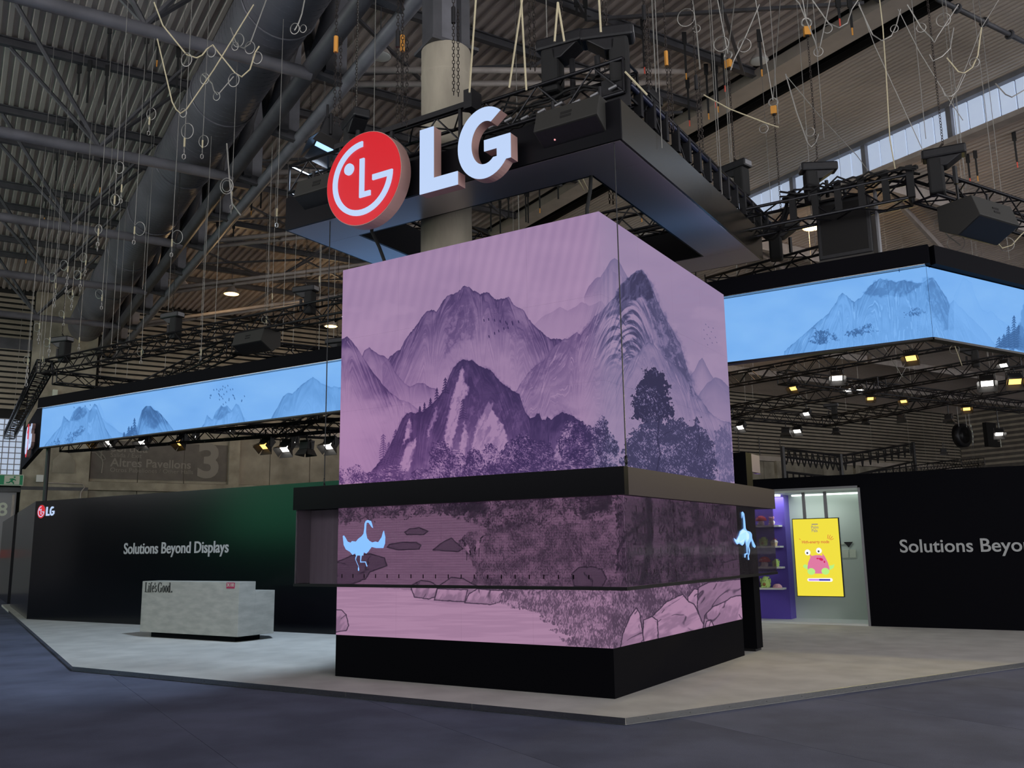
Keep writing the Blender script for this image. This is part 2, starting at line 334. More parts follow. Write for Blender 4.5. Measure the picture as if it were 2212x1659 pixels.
def ramp(t, cs):
    t = np.clip(t, 0, 1)[..., None]; k = np.linspace(0, 1, len(cs)); o = np.zeros(t.shape[:-1] + (3,), np.float32)
    for c in range(3): o[..., c] = np.interp(t[..., 0], k, [q[c] for q in cs])
    return o

def paint_tower(X, Y, right):
    A = Art(X, Y, .88); X = A.X; Y = A.Y; full = (slice(None), slice(None))
    A.t += (fbm(X / 120, Y / 60, 40) - .5) * .16
    A.t += .05 * np.sin((X + .22 * Y) / 3.6) * np.clip((900 - Y) / 500, 0, 1) * (0 if right else 1)
    A.lay(full, .97, .55 * sst(.52, .75, fbm(X / 60, Y / 34, 44)) * sst(560, 700, Y) * sst(1000, 800, Y))
    # far peaks
    A.mount([(1262, 640), (1272, 618), (1288, 600), (1297, 599), (1310, 580), (1318, 563), (1327, 557), (1336, 562), (1346, 580), (1356, 600), (1368, 625), (1390, 660)], .42, .55, 60, 1.2, 5, .15, 0, .08, base=665)
    A.mount([(1150, 705), (1170, 685), (1190, 674), (1210, 663), (1226, 672), (1240, 664), (1256, 652), (1275, 660), (1300, 650), (1330, 700)], .55, .4, 60, 1.4, 9, .2, 0, .06)
    A.mount([(1488, 815), (1500, 800), (1510, 780), (1517, 774), (1524, 786), (1534, 806), (1548, 826), (1566, 842), (1580, 850)], .45, .55, 40, 1.2, 12, .1, 0, .1)
    A.mount([(1500, 870), (1514, 845), (1528, 828), (1544, 816), (1556, 818), (1568, 830), (1582, 845)], .42, .6, 60, 1.2, 13, .1, 0, .1)
    # broad mountain
    A.mount([(826, 790), (842, 770), (862, 757), (880, 728), (896, 708), (912, 684), (922, 672), (932, 669), (942, 674), (956, 652), (970, 637), (984, 632), (995, 625), (1004, 617), (1014, 620), (1030, 633), (1044, 634), (1056, 633), (1068, 648), (1084, 645), (1098, 641), (1106, 652), (1116, 663), (1129, 666), (1134, 676), (1142, 690), (1160, 708), (1176, 722), (1190, 731), (1210, 732), (1226, 742), (1250, 760)], .22, .74, 120, 2.2, 21, .42, .35, .4)
    A.poly([(975, 660), (1003, 622), (1012, 650), (1030, 690), (1020, 730), (990, 740), (960, 770), (965, 700)], .18, .45, 5, 7, 22, .8, .5)
    A.poly([(1040, 640), (1075, 650), (1100, 690), (1130, 700), (1180, 735), (1120, 740), (1070, 700)], .2, .4, 5, 8, 23, .8, -.6)
    for k, (x, y) in enumerate([(1045, 692), (1055, 690), (1068, 692), (1080, 694), (1092, 696), (1106, 696), (1107, 700), (1120, 695), (1097, 708), (1088, 710), (1077, 715), (1068, 720), (1056, 727), (1095, 700)]): A.line([(x, y - 2), (x + .8, y + 2)], .02, 1.3)
    # left slopes
    A.mount([(782, 770), (787, 757), (797, 750), (806, 758), (816, 764), (828, 768), (840, 778), (852, 800), (862, 815), (874, 828), (886, 836), (900, 829), (914, 828), (926, 836), (945, 842)], .3, .7, 60, 1.6, 31, .3, 0, .35)
    A.mount([(722, 738), (738, 732), (750, 727), (760, 736), (772, 752), (786, 775), (800, 796), (820, 822), (840, 845), (862, 862), (885, 870), (905, 885)], .24, .78, 105, 1.6, 33, .5, .6, .35)
    # great right mountain
    B = [(1112, 850), (1124, 828), (1140, 806), (1156, 790), (1172, 780), (1188, 758), (1204, 744), (1216, 734), (1232, 728), (1246, 718), (1254, 724), (1268, 706), (1284, 684), (1300, 672), (1316, 654), (1330, 640), (1338, 618), (1350, 606), (1362, 596), (1376, 584), (1386, 583), (1396, 594), (1404, 612), (1416, 640), (1426, 665), (1438, 690), (1450, 708), (1460, 728), (1470, 744), (1478, 775), (1488, 805), (1496, 835), (1504, 852), (1516, 866), (1530, 885), (1550, 905), (1580, 915)]
    A.mount(B, .42, .62, 230, 1.8, 41, .5, .75, .5, sc=1.)
    A.poly([(1328, 640), (1340, 617), (1362, 597), (1378, 584), (1388, 584), (1400, 606), (1414, 640), (1400, 650), (1385, 640), (1372, 648), (1352, 648), (1334, 660)], .1, .82, 3, 3, 42, .35, .5)
    A.poly([(1390, 590), (1405, 612), (1440, 692), (1470, 745), (1490, 810), (1510, 860), (1470, 850), (1440, 800), (1425, 745), (1405, 690), (1392, 640)], .17, .68, 5, 9, 43, .75, -.38)
    A.poly([(1360, 720), (1390, 705), (1410, 735), (1400, 760), (1385, 790), (1360, 800), (1350, 780)], .25, .6, 6, 8, 44, .7, .3)
    A.poly([(1120, 836), (1156, 790), (1216, 735), (1246, 719), (1300, 674), (1332, 642), (1336, 660), (1300, 700), (1240, 760), (1190, 800), (1150, 850)], .32, .45, 4, 6, 45, 1., .75)
    w = A.sub(1230, 640, 1420, 900)
    if w is not None:
        x = X[w]; y = Y[w]
        for cx, cy, R, sd in ((1330, 720, 90, 1), (1362, 700, 120, 2)):
            u = x - cx; v = np.maximum(y - cy, -60) ; par = v - (u * u) / 30.
            n = fbm(par / 5.5, u / 26, 50 + sd)
            msk = np.exp(-(u / 42) ** 2) * sst(-70, -30, v) * sst(R, R * .3, v)
            t = A.t[w]; t[:] = t * (1 - msk * .8 * sst(.52, .62, n)) + .2 * msk * .8 * sst(.52, .62, n); t[:] = t + (.97 - t) * msk * .8 * sst(.48, .38, n)
    A.mount([(1330, 830), (1345, 800), (1360, 780), (1380, 765), (1392, 742), (1402, 738), (1412, 745), (1425, 760), (1440, 775), (1460, 790), (1490, 830)], .3, .5, 70, 2., 47, .6, .8, .3)
    # mist
    A.lay(full, .93, .75 * sst(800, 930, Y) * sst(1010, 900, Y) * sst(.35, .6, fbm(X / 90, Y / 40, 60)) * (1 if not right else .5))
    # crag in front
    C = [(800, 1020), (815, 1004), (830, 985), (846, 955), (858, 930), (868, 905), (878, 893), (888, 889), (898, 893), (912, 888), (926, 880), (940, 866), (952, 852), (962, 838), (970, 815), (978, 796), (988, 784), (1000, 776), (1012, 779), (1020, 778), (1030, 788), (1044, 794), (1058, 798), (1070, 812), (1084, 826), (1098, 838), (1112, 847), (1122, 852), (1128, 872), (1136, 894), (1146, 904), (1156, 899), (1160, 893), (1165, 892), (1170, 906), (1178, 908), (1182, 898), (1190, 907), (1202, 898), (1214, 890), (1226, 894), (1240, 900), (1256, 910), (1266, 924), (1275, 945), (1284, 970)]
    A.mount(C, .13, .93, 300, 1.8, 71, .22, .12, .3)
    A.poly(C + [(1270, 1040), (820, 1040)], .12, .5, 4, 6, 72, .9, .35, (900, 990))
    for i, r in enumerate([[(975, 860), (990, 815), (1000, 790), (1003, 825), (1015, 838), (1000, 870), (985, 925), (968, 990), (950, 1010), (962, 930)],
              [(1020, 960), (1030, 915), (1045, 892), (1056, 868), (1064, 873), (1062, 884), (1076, 902), (1090, 925), (1098, 955), (1080, 1000), (1040, 1015), (1015, 1000)],
              [(985, 1000), (996, 950), (1002, 910), (1010, 935), (1004, 985), (996, 1020)], [(925, 930), (936, 895), (942, 880), (944, 900), (934, 925), (922, 945)],
              [(862, 1015), (872, 975), (885, 955), (900, 948), (892, 985), (882, 1018)], [(870, 960), (878, 925), (884, 905), (890, 915), (884, 945)],
              [(1192, 1010), (1202, 960), (1218, 930), (1228, 913), (1238, 914), (1236, 930), (1222, 965), (1212, 1000), (1200, 1025)], [(1098, 1000), (1104, 960), (1112, 948), (1116, 955), (1108, 990)]]):
        A.poly(r, .9, .9, 3.5, 2.5, 80 + i, .45, .38)
    A.lay(full, .8, .55 * sst(960, 1040, Y) * sst(.4, .6, fbm(X / 50, Y / 30, 66)) * (X < 1290))
    A.pine(962, 816, 850, 9, 1); A.pine(944, 838, 862, 6, 2); A.pine(917, 870, 892, 4, 3); A.pine(907, 878, 892, 3, 4); A.pine(930, 860, 880, 5, 5); A.pine(1000, 862, 905, 9, 6, .18); A.pine(855, 928, 990, 12, 7, .22, .8); A.pine(828, 938, 1008, 12, 8, .3, .75); A.pine(840, 955, 1010, 10, 9, .3, .7)
    # bushes along the foot
    for i, (x, y, rx, ry, dk) in enumerate([(735, 1035, 12, 25, .5), (770, 1028, 22, 24, .42), (800, 1036, 20, 18, .45), (850, 1030, 34, 26, .55), (908, 1032, 24, 22, .4), (952, 1000, 26, 50, .3), (985, 1008, 24, 40, .33), (1025, 1003, 20, 36, .3), (1060, 1000, 28, 42, .33), (1100, 1002, 22, 45, .33), (1130, 985, 36, 48, .2), (1170, 990, 30, 40, .3), (1215, 1012, 22, 24, .4), (1240, 962, 36, 56, .22), (1278, 968, 30, 52, .28), (1300, 950, 18, 50, .3), (1318, 980, 18, 46, .34), (1100, 1030, 120, 26, .35), (1250, 1020, 90, 30, .33)]):
        an = np.linspace(0, 2 * np.pi, 13)[:-1]; A.leaves([(x + rx * math.cos(q), y + ry * math.sin(q) * (1 if math.sin(q) < 0 else .9)) for q in an], dk * .45, .86, .9, 6, 100 + i, 1., .44)
    # big tree on the other face
    for i, (pp, dk) in enumerate([([(1368, 905), (1366, 860), (1380, 830), (1396, 800), (1410, 790), (1424, 800), (1436, 815), (1446, 850), (1456, 880), (1452, 900), (1430, 905), (1400, 915)], .1), ([(1340, 1000), (1352, 960), (1368, 930), (1400, 905), (1440, 910), (1470, 905), (1490, 925), (1508, 905), (1520, 925), (1540, 955), (1548, 1000), (1540, 1040), (1440, 1030), (1345, 1008)], .2), ([(1545, 960), (1552, 925), (1566, 918), (1580, 940), (1590, 1045), (1550, 1040)], .45)]):
        A.leaves(pp, dk, .72, .95, 10, 140 + i, 1.0, .22 + .1 * i, 0, i == 2)
    A.line([(1424, 900), (1420, 950), (1426, 980), (1418, 1020)], .08, 2.2, .8); A.line([(1420, 950), (1440, 935), (1455, 930)], .1, 1.3, .7); A.line([(1508, 920), (1512, 950), (1505, 980)], .1, 1.6, .7)
    for x, y in [(1524, 700), (1530, 706), (1520, 712), (1536, 716), (1527, 722), (1540, 708), (1533, 730), (1545, 728), (1521, 731), (1538, 740), (1528, 744), (1548, 739)]: A.line([(x, y), (x + 1, y + 1.5)], .35, .9, .8)
    # ------- lower part: river bank behind and below the transparent display
    lo = sst(1046, 1052, Y); A.lay(full, .80, lo * .95)
    A.t -= lo * .12 * (fbm(X / 40, Y / 5, 150) - .3)
    A.leaves([(725, 1060), (1330, 1040), (1330, 1110), (1240, 1128), (1140, 1142), (1060, 1150), (1010, 1122), (950, 1110), (830, 1120), (725, 1130)], .22, .72, .8, 9, 151, 1.2, .44)
    A.leaves([(960, 1060), (1050, 1060), (1060, 1105), (980, 1112)], .12, .5, .9, 8, 152, 1., .38, 0, True)
    A.leaves([(1230, 1060), (1320, 1055), (1320, 1100), (1240, 1115)], .15, .6, .8, 8, 153, 1.1, .4)
    A.leaves([(1010, 1150), (1080, 1140), (1180, 1135), (1330, 1120), (1330, 1275), (1050, 1275), (1010, 1270), (1030, 1240), (1010, 1200), (985, 1180)], .3, .72, .75, 4, 154, .8, .47, 0, True)
    for i, r in enumerate([[(836, 1182), (842, 1176), (870, 1171), (900, 1172), (910, 1178), (905, 1186), (860, 1188)], [(935, 1188), (955, 1172), (975, 1162), (985, 1172), (1000, 1185), (990, 1192)], [(874, 1150), (885, 1142), (905, 1140), (925, 1147), (915, 1155), (878, 1155)], [(726, 1215), (760, 1200), (800, 1196), (830, 1205), (836, 1222), (800, 1235), (790, 1250), (760, 1262), (726, 1264)], [(1235, 1240), (1250, 1226), (1280, 1224), (1300, 1230), (1310, 1250), (1300, 1268), (1240, 1266)]]):
        A.rock(r, 160 + i, .5, .6, .12, .3 + 1.0 * (i < 4))
    A.rock([(888, 1275), (892, 1262), (910, 1254), (930, 1256), (944, 1266), (946, 1300), (900, 1296)], 170, .72, .4); A.rock([(942, 1300), (948, 1266), (975, 1247), (1000, 1250), (1030, 1266), (1040, 1276), (1028, 1300)], 171, .78, .4)
    for x, y, f in ((1008, 1186, 1), (1034, 1178, -1)):
        A.poly([(x - 5 * f, y - 6), (x + 3 * f, y - 10), (x + 8 * f, y + 4), (x + 8 * f, y + 12), (x, y + 6)], .95, 1, .4, .7, 3); A.line([(x - 3 * f, y - 6), (x - 5 * f, y - 16), (x - 10 * f, y - 20)], .05, 1.5); A.line([(x + 7 * f, y + 4), (x + 9 * f, y + 12)], .04, 2.2); A.line([(x + 1, y + 6), (x, y + 24)], .08, .9)
    # right-hand bank behind the display: dark trunks and undergrowth
    if right:
        A.lay(full, .46, .6 * sst(1064, 1074, Y) * sst(1266, 1258, Y) * sst(1326, 1352, X))
        A.leaves([(1330, 1072), (1620, 1095), (1620, 1250), (1330, 1268)], .12, .52, .8, 5, 180, 1.2, .46, 0, True)
        A.line([(1400, 1070), (1405, 1150), (1398, 1210), (1385, 1268)], .05, 9, .8); A.line([(1402, 1120), (1350, 1160), (1335, 1190)], .06, 5, .6); A.line([(1405, 1180), (1430, 1268)], .08, 4, .6); A.line([(1500, 1085), (1510, 1150), (1528, 1250)], .08, 8, .5); A.line([(1370, 1070), (1340, 1150)], .5, 6, .5); A.line([(1420, 1140), (1412, 1230)], .55, 7, .5)
        A.rock([(1535, 1258), (1550, 1235), (1562, 1215), (1600, 1206), (1610, 1250)], 183, .55, .5, .15, 1.4)
    # bottom strip: still water, reeds, boulders
    bo = sst(1262, 1266, Y) * (X > 0)
    wat = sst(1268, 1274, Y + (X - 727) * .006)
    if not right:
        A.lay(full, .92, wat * (np.interp(X, [720, 1040, 1080, 1120, 1160, 1190, 1215, 1235, 1345], [1260, 1285, 1290, 1300, 1320, 1335, 1350, 1372, 1500]) + 3 * vn(X / 4, Y * 0, 7) < Y) * .96)
        A.t -= wat * .07 * sst(.4, .65, fbm(X / 90, Y / 4, 190))
        A.lay(full, .6, .5 * sst(1294, 1298, Y) * sst(1310, 1302, Y) * sst(870, 920, X) * sst(1090, 1040, X) * sst(.35, .6, fbm(X / 60, Y / 2.5, 191)))
        A.rock([(724, 1316), (738, 1318), (748, 1328), (753, 1352), (748, 1362), (724, 1366)], 193, .85, .45)
        A.rock([(888, 1268), (945, 1268), (940, 1290), (925, 1294), (895, 1290)], 194, .85, .5); A.rock([(938, 1296), (945, 1272), (1010, 1274), (1004, 1300)], 195, .88, .5); A.rock([(1004, 1302), (1012, 1284), (1030, 1272), (1088, 1276), (1080, 1300), (1060, 1306)], 196, .88, .45)
        A.leaves([(1090, 1276), (1345, 1276), (1345, 1402), (1235, 1398), (1205, 1378), (1245, 1376), (1185, 1362), (1215, 1352), (1165, 1340), (1170, 1325), (1140, 1318), (1085, 1306), (1060, 1302)], .38, .86, .85, 4, 197, 1.3, .44, 0, True)
    else:
        A.lay(full, .55, sst(1260, 1266, Y) * .8)
        A.leaves([(1310, 1272), (1620, 1240), (1620, 1330), (1310, 1402)], .3, .8, .9, 5, 198, 1.3, .44, 0, True)
        for i, r in enumerate([[(1485, 1330), (1486, 1290), (1500, 1272), (1515, 1275), (1520, 1330), (1500, 1345)], [(1506, 1315), (1508, 1270), (1530, 1258), (1608, 1250), (1612, 1320), (1560, 1345), (1516, 1350)], [(1408, 1332), (1440, 1300), (1465, 1288), (1475, 1284), (1488, 1300), (1500, 1306), (1520, 1350), (1516, 1370), (1410, 1392)], [(1518, 1370), (1522, 1330), (1540, 1310), (1566, 1300), (1580, 1290), (1600, 1286), (1612, 1300), (1612, 1352)], [(1388, 1386), (1390, 1340), (1408, 1332), (1420, 1340), (1422, 1392), (1392, 1400)], [(1340, 1402), (1345, 1370), (1360, 1335), (1374, 1313), (1382, 1325), (1392, 1395)], [(1522, 1362), (1526, 1342), (1536, 1340), (1544, 1358), (1530, 1372)]]):
            A.rock(r, 200 + i, .9 if i != 1 else .72, .42, .12, .3 + .4 * (i % 3))
    # colour
    A.t = np.clip((A.t - .07) / .93, 0, 1) ** 1.12
    up = ramp(A.t, [(50, 39, 78), (88, 68, 112), (121, 97, 138), (150, 123, 159), (170, 140, 174)])
    upr = ramp(A.t, [(48, 42, 74), (82, 75, 114), (114, 101, 142), (144, 123, 160), (166, 140, 174)])
    lw = ramp(A.t, [(42, 32, 48), (82, 63, 84), (116, 90, 115), (152, 117, 146), (178, 139, 168)])
    f = sst(1040, 1060, Y)[..., None]; g = sst(1250, 1330, X)[..., None]
    c = (up * (1 - g) + upr * g) * (1 - f) + lw * f
    pk = (sst(1300, 720, X) * sst(650, 1000, Y) * (Y < 1060))[..., None]
    return np.clip(c + pk * np.array([10, -1, 4]) - g * (1 - f) * np.array([3, 0, 3]), 0, 255) / 255.

def paint_ribbon(X, Y, which):
    A = Art(X, Y, .8); X = A.X; Y = A.Y; full = (slice(None), slice(None))
    A.t += (fbm(X / 70, Y / 40, 10) - .5) * .2
    def peaks(ox, oy, k, sd, a=1.):
        P = lambda L: [(ox + x * k, oy - y * k - .155 * x * k * (which == 0)) for x, y in L]
        A.mount(P([(85, 0), (110, 34), (122, 80), (130, 60), (138, 36), (150, 30), (170, 0)]), .5, .3 * a, 60 * k, .8, sd + 5, .1, 0, .1)
        A.mount(P([(120, 0), (124, 38), (130, 45), (138, 34), (150, 25), (165, 10), (185, 0)]), .4, .45 * a, 40 * k, .9, sd + 6, .2, 0, .2)
        A.mount(P([(0, 0), (20, 22), (40, 42), (46, 62), (52, 54), (58, 48), (66, 66), (78, 78), (84, 72), (92, 76), (102, 64), (112, 78), (118, 74), (126, 52), (136, 22), (150, 0)]), .3, .62 * a, 85 * k, 1.3, sd, .5, .7, .35)
        A.poly(P([(62, 50), (68, 66), (78, 77), (92, 74), (98, 60), (86, 52), (76, 46)]), .12, .6 * a, 2.5 * k, 2, sd + 1, .5, .5)
        A.leaves(P([(12, 2), (20, 14), (34, 14), (44, 2)]), .15, .75, .8, 4 * k, sd + 2, .8 * k, .42); A.leaves(P([(44, 6), (62, 24), (84, 34), (92, 24), (78, 14), (60, 0)]), .18, .8, .7, 4 * k, sd + 3, .8 * k, .46)
    def crag(ox, oy, k, sd):
        P = lambda L: [(ox + x * k, oy - y * k - .14 * x * k * (which == 0)) for x, y in L]
        A.mount(P([(0, 0), (8, 34), (14, 52), (22, 58), (32, 57), (40, 48), (48, 44), (56, 34), (66, 20), (80, 0)]), .15, .75, 80 * k, 1.2, sd, .5, .4, .35)
        A.poly(P([(14, 40), (20, 52), (34, 54), (48, 40), (58, 20), (40, 8), (22, 16)]), .1, .5, 3, 4, sd + 1, .5, .4)
        for i, (x, y, h) in enumerate([(-2, 14, 22), (-14, 6, 14), (-24, 0, 9), (-8, 8, 12)]):
            q = P([(x, y)])[0]; A.pine(q[0], q[1] - h * k, q[1] + 6 * k, 4.5 * k, sd + i, .12)
        A.poly(P([(-30, -2), (-16, 8), (-6, 16), (2, 20), (6, 0)]), .15, .8, 2, 1.5, sd + 4)
    if which == 0:
        peaks(92, 968, 1., 300, 1.); crag(293, 940, 1.02, 320); peaks(404, 962, .95, 330, .85)
        A.mount([(585, 905), (600, 880), (612, 856), (622, 849), (632, 851), (650, 833), (668, 820), (676, 815), (684, 819), (694, 828), (706, 832), (716, 838), (722, 835), (738, 838), (748, 842)], .3, .62, 90, 1.2, 340, .35, .3, .35)
        r = np.random.RandomState(3)
        for i in range(32):
            x = 452 + 78 * r.rand(); y = 833 + 46 * r.rand() - .12 * (x - 452); A.line([(x, y), (x + .7, y + 2.2)], .05, 1., .9)
        for x, y in ((160, 879), (173, 879), (184, 876), (195, 874)): A.line([(x, y), (x + .7, y + 2)], .1, .9, .9)
    else:
        A.mount([(1694, 760), (1722, 735), (1750, 710), (1790, 678), (1806, 654), (1812, 640), (1820, 633), (1832, 642), (1846, 652), (1860, 642), (1872, 626), (1888, 610), (1902, 603), (1920, 606), (1935, 608), (1952, 605), (1972, 610), (1992, 612), (2006, 602), (2014, 598), (2024, 612), (2040, 636), (2054, 662), (2072, 690), (2094, 714), (2120, 738), (2160, 760)], .3, .58, 190, 1.6, 400, .5, .8, .4)
        A.poly([(1868, 632), (1888, 610), (1904, 604), (1935, 608), (1955, 606), (1990, 614), (1972, 630), (1950, 640), (1925, 638), (1905, 642), (1880, 640)], .1, .55, 4, 3, 402, .55, .5)
        A.poly([(1995, 600), (2012, 600), (2030, 625), (2060, 680), (2080, 715), (2040, 712), (2015, 680), (2000, 640)], .2, .5, 4, 4, 403, .7, -.4)
        A.mount([(2048, 680), (2052, 655), (2060, 648), (2070, 660), (2086, 676), (2104, 692), (2126, 715), (2150, 745)], .4, .5, 60, 1.4, 404, .3, 0, .25)
        A.mount([(2060, 640), (2080, 600), (2098, 610), (2106, 640), (2120, 668), (2132, 676), (2140, 672), (2160, 690), (2200, 720)], .5, .3, 60, 1.4, 405, .2, 0, .15)
        A.leaves([(1748, 735), (1760, 712), (1790, 716), (1815, 728), (1812, 740), (1760, 742)], .14, .75, .85, 7, 410, 1.3, .42); A.leaves([(1820, 722), (1850, 710), (1880, 700), (1900, 712), (1850, 725)], .15, .8, .8, 7, 411, 1.3, .44); A.leaves([(1950, 680), (1972, 662), (1996, 668), (1998, 676), (1970, 682)], .15, .8, .8, 6, 412, 1.2, .44)
        for x, h, y in ((2190, 60, 742), (2178, 38, 742), (2168, 20, 742), (2158, 14, 742), (2200, 40, 742)): A.pine(x, y - h, y + 8, 9, int(x), .1)
        A.poly([(2150, 752), (2170, 725), (2190, 715), (2205, 700), (2230, 760)], .12, .85, 3, 2, 414); A.poly([(2198, 760), (2203, 690), (2212, 650), (2260, 630), (2300, 760)], .4, .7, 3, 2, 415, .6, .2)
        for x, y in ((1894, 587), (1942, 583), (1979, 573), (2006, 574)): A.line([(x, y), (x + 1, y + 4)], .1, 1.6, .9)
    c = ramp(A.t, [(44, 80, 128), (74, 120, 178), (98, 152, 214), (118, 174, 238), (140, 192, 246)])
    return np.clip(c, 0, 255) / 255.
# ================================================================ THE HALL
def struct(o, name=None): o['kind'] = 'structure'; return o
ZD = 13.35                                     # underside of the roof deck
ST = [4.2, 9.9, 15.6, 21.25, 26.95, 32.6, 38.3]   # roof frames along the hall
def build_floor():
    f = MB().hbox(-22, -32, -.3, 46, 74, -.012).build('floor', 'carpet_dark'); struct(f)
    k = 0
    for i in range(-9, 18):                     # rolls of carpet two metres wide
        cuts = [-14, -3.2 + (i % 3) * 2.2, 7 + (i % 4) * 5.5, 45.9]
        for j in range(3):
            MB().hbox(cuts[j] + .002, i * 2 + .002, -.012, cuts[j + 1] - .002, i * 2 + 1.998, 0).build('carpet_strip', 'carpet_dark' if (i + j) % 2 else 'carpet_dark2', f)
build_floor()

def louvre(mb, a, b0, b1, z0, z1, pitch=.24):
    z = z0
    while z < z1 - .02:                         # tilted blades
        t = min(pitch * .62, z1 - z)
        mb.add([hw(a - .10, b0, z), hw(a - .10, b1, z), hw(a + .0, b1, z + t), hw(a + .0, b0, z + t), hw(a - .08, b0, z - .02), hw(a - .08, b1, z - .02), hw(a + .02, b1, z + t - .02), hw(a + .02, b0, z + t - .02)], [(0, 1, 2, 3), (4, 7, 6, 5), (0, 4, 5, 1), (2, 6, 7, 3)])
        z += pitch
def build_back_wall():
    D = 45.
    w = MB().hbox(D + .05, -32, 0, D + .5, 74, 14).build('wall_back', 'dark'); struct(w)
    lv = MB()
    louvre(lv, D, -16, 2.45, 7.95, 13.2); louvre(lv, D, 5.3, 72, 7.75, 13.2, .245)
    s = lv.build('louvre_slats', 'louvre', w); s['kind'] = 'stuff'
    MB().hbox(D - .35, 2.5, 0, D + .05, 5.15, 13.3).build('concrete_pier', 'concrete', w)
    MB().hbox(D - .12, -16, 10.6, D + .05, 2.5, 11.1).build('steel_beam', 'steeldark', w)
    # concrete panels with open joints
    for b0, b1 in [(5.2 + 2.06 * i, 5.2 + 2.06 * i + 2.03) for i in range(32)]:
        MB().hbox(D - .06, b0, 4.85, D + .05, b1, 7.35).build('concrete_panel', 'concrete2' if b0 > 5.2 else 'concrete', w)
        MB().hbox(D - .06, b0, 2.6, D + .05, b1, 4.45).build('concrete_panel', 'concrete', w)
    MB().hbox(D - .35, 5.15, 4.45, D + .05, 72, 4.82).build('concrete_ledge', 'concrete', w)
    MB().hbox(D - .16, 5.15, 7.38, D + .05, 72, 7.72).build('window_ledge', 'gutter', w)
    for b in (11.35, 25.8, 40., 49.5, 58, 66): MB().hbox(D - .3, b, 0, D - .05, b + .5, 7.4).build('concrete_post', 'concrete', w)
    MB().hbox(D - .08, 2.5, 4.4, D - .36, 5.15, 4.55).build('cable_trough', 'steeldark', w)
    for b in (46, 48, 50.1): MB().tube([hw(D - .2, b, 7.75), hw(D - .2, b, 9.0)], .03, 5).build('drain_pipe', 'steeldark', w)
    # surface conduits and boxes on the pier
    MB().tube([hw(D - .4, 3.4, 4.72), hw(D - .4, 4.9, 4.7), hw(D - .4, 5.0, 4.55), hw(D - .4, 4.9, 4.4), hw(D - .4, 4.86, 4.3), hw(D - .4, 4.86, 2.)], .03, 6).build('conduit', 'steelpale', w)
    MB().hbox(D - .5, 3.05, 4.75, D - .35, 3.32, 5.05).build('junction_box', 'white', w)
    MB().hbox(D - .55, 3.42, 8.55, D - .35, 3.62, 8.85).build('wall_lamp', 'signpale', w)
    # glass-block window beside the pier
    win = MB().hbox(D - .02, -6, 5.0, D + .04, 2.42, 7.5).build('window_1', 'pane'); struct(win)
    fr = MB()
    for i in range(35): fr.hbox(D - .07, -6 + i * .247, 5.0, D - .02, -6 + i * .247 + .035, 7.5)
    for i in range(11): fr.hbox(D - .075, -6, 5.0 + i * .247, D - .02, 2.42, 5.0 + i * .247 + .035)
    fr.build('glazing_bars', 'grey', win)['kind'] = 'stuff'
    d = MB().hbox(D - .1, -6, 0, D + .04, 2.36, 4.3).build('door_1', 'grey'); struct(d)
    MB().hbox(D - .14, 2.2, 0, D - .1, 2.3, 4.2).build('edge_strip', 'steelpale', d)
    MB().hbox(D - .3, -6, 4.3, D + .0, 3.4, 4.5).build('lintel', 'steeldark', d)
    lettering('lettering', '0', 'signpale', d, hw(D - .11, 1.22, 3.3), HB, UZ, .78, .01, 1., .02); lettering('lettering', '8', 'signpale', d, hw(D - .11, 1.68, 3.3), HB, UZ, .78, .01, 1., .02)
    MB().hbox(D - .13, 1.1, 1.5, D - .1, 1.5, 1.85).build('notice', 'redtag', d)
    # grey banner with hall directions
    bn = thing('direction_sign', hw(D - .1, 9, 4.9), 'wide grey hall direction sign with a large 3 under the blue ribbon screen', 'sign')
    for i in range(3): MB().hbox(D - .1, 5.22 + i * 2.03, 4.98, D - .06, 5.22 + i * 2.03 + 2.01, 6.75).build('sign_panel', 'banner', bn)
    def tx(t, px, py, size, **k): 
        p = ata(px, py, D - .105); lettering('lettering', t, 'bannertext', bn, p, HB, UZ, size, .01, **k)
    tx('Sortida', 238, 975, .56, bold=.01); tx('Salida / Exit', 238, 987, .29); tx('Altres Pavellons', 238, 1007, .54, bold=.015, sx=1.02); tx('Otros Pabellones / Other Halls', 237, 1019, .28, sx=1.04); tx('3', 422, 1029, 2.25, bold=.03, sx=1.05)
    def pl(pts, r=.035): MB().tube([ata(x, y, D - .11) for x, y in pts], r, 5).build('pictogram', 'bannertext', bn)
    pl([(223, 958), (218, 985), (222, 1000), (219, 1022)]); pl([(198, 978), (206, 978), (222, 994), (228, 992), (224, 985), (214, 974), (208, 972)])
    MB().prism([(0, 0), (.9, 0), (.9, .55), (.45, 1.05), (0, .55)], ata(112, 1021, D - .38), HB, UZ, -HA * .01).build('painted_arrow', 'concrete2', w)
    # exit sign
    ex = thing('exit_sign', hw(D - .6, 1.6, 4.6), 'green emergency exit sign with arrow and running figure over the grey door', 'sign')
    MB().hbox(D - .68, .35, 4.55, D - .58, 2.55, 5.02).build('sign_box', 'green', ex)
    fr = MB(); 
    for (b0, z0, b1, z1) in ((.35, 4.99, 2.55, 5.02), (.35, 4.55, 2.55, 4.58), (2.52, 4.55, 2.55, 5.02)): fr.hbox(D - .70, b0, z0, D - .68, b1, z1)
    fr.build('frame', 'signpale', ex)
    o = hw(D - .685, 1.0, 4.6); MB().prism([(-.2, .18), (0, 0), (.2, .18), (.07, .18), (.07, .36), (-.07, .36), (-.07, .18)], o, HB, UZ, -HA * .01).build('arrow', 'signpale', ex)
    o = hw(D - .685, 2.1, 4.6); MB().prism([(-.28, .0), (.3, .0), (.3, .37), (-.28, .37)], o, HB, UZ, -HA * .008).build('door_panel', 'signpale', ex)
    o = hw(D - .70, 2.1, 4.6); f = MB(); 
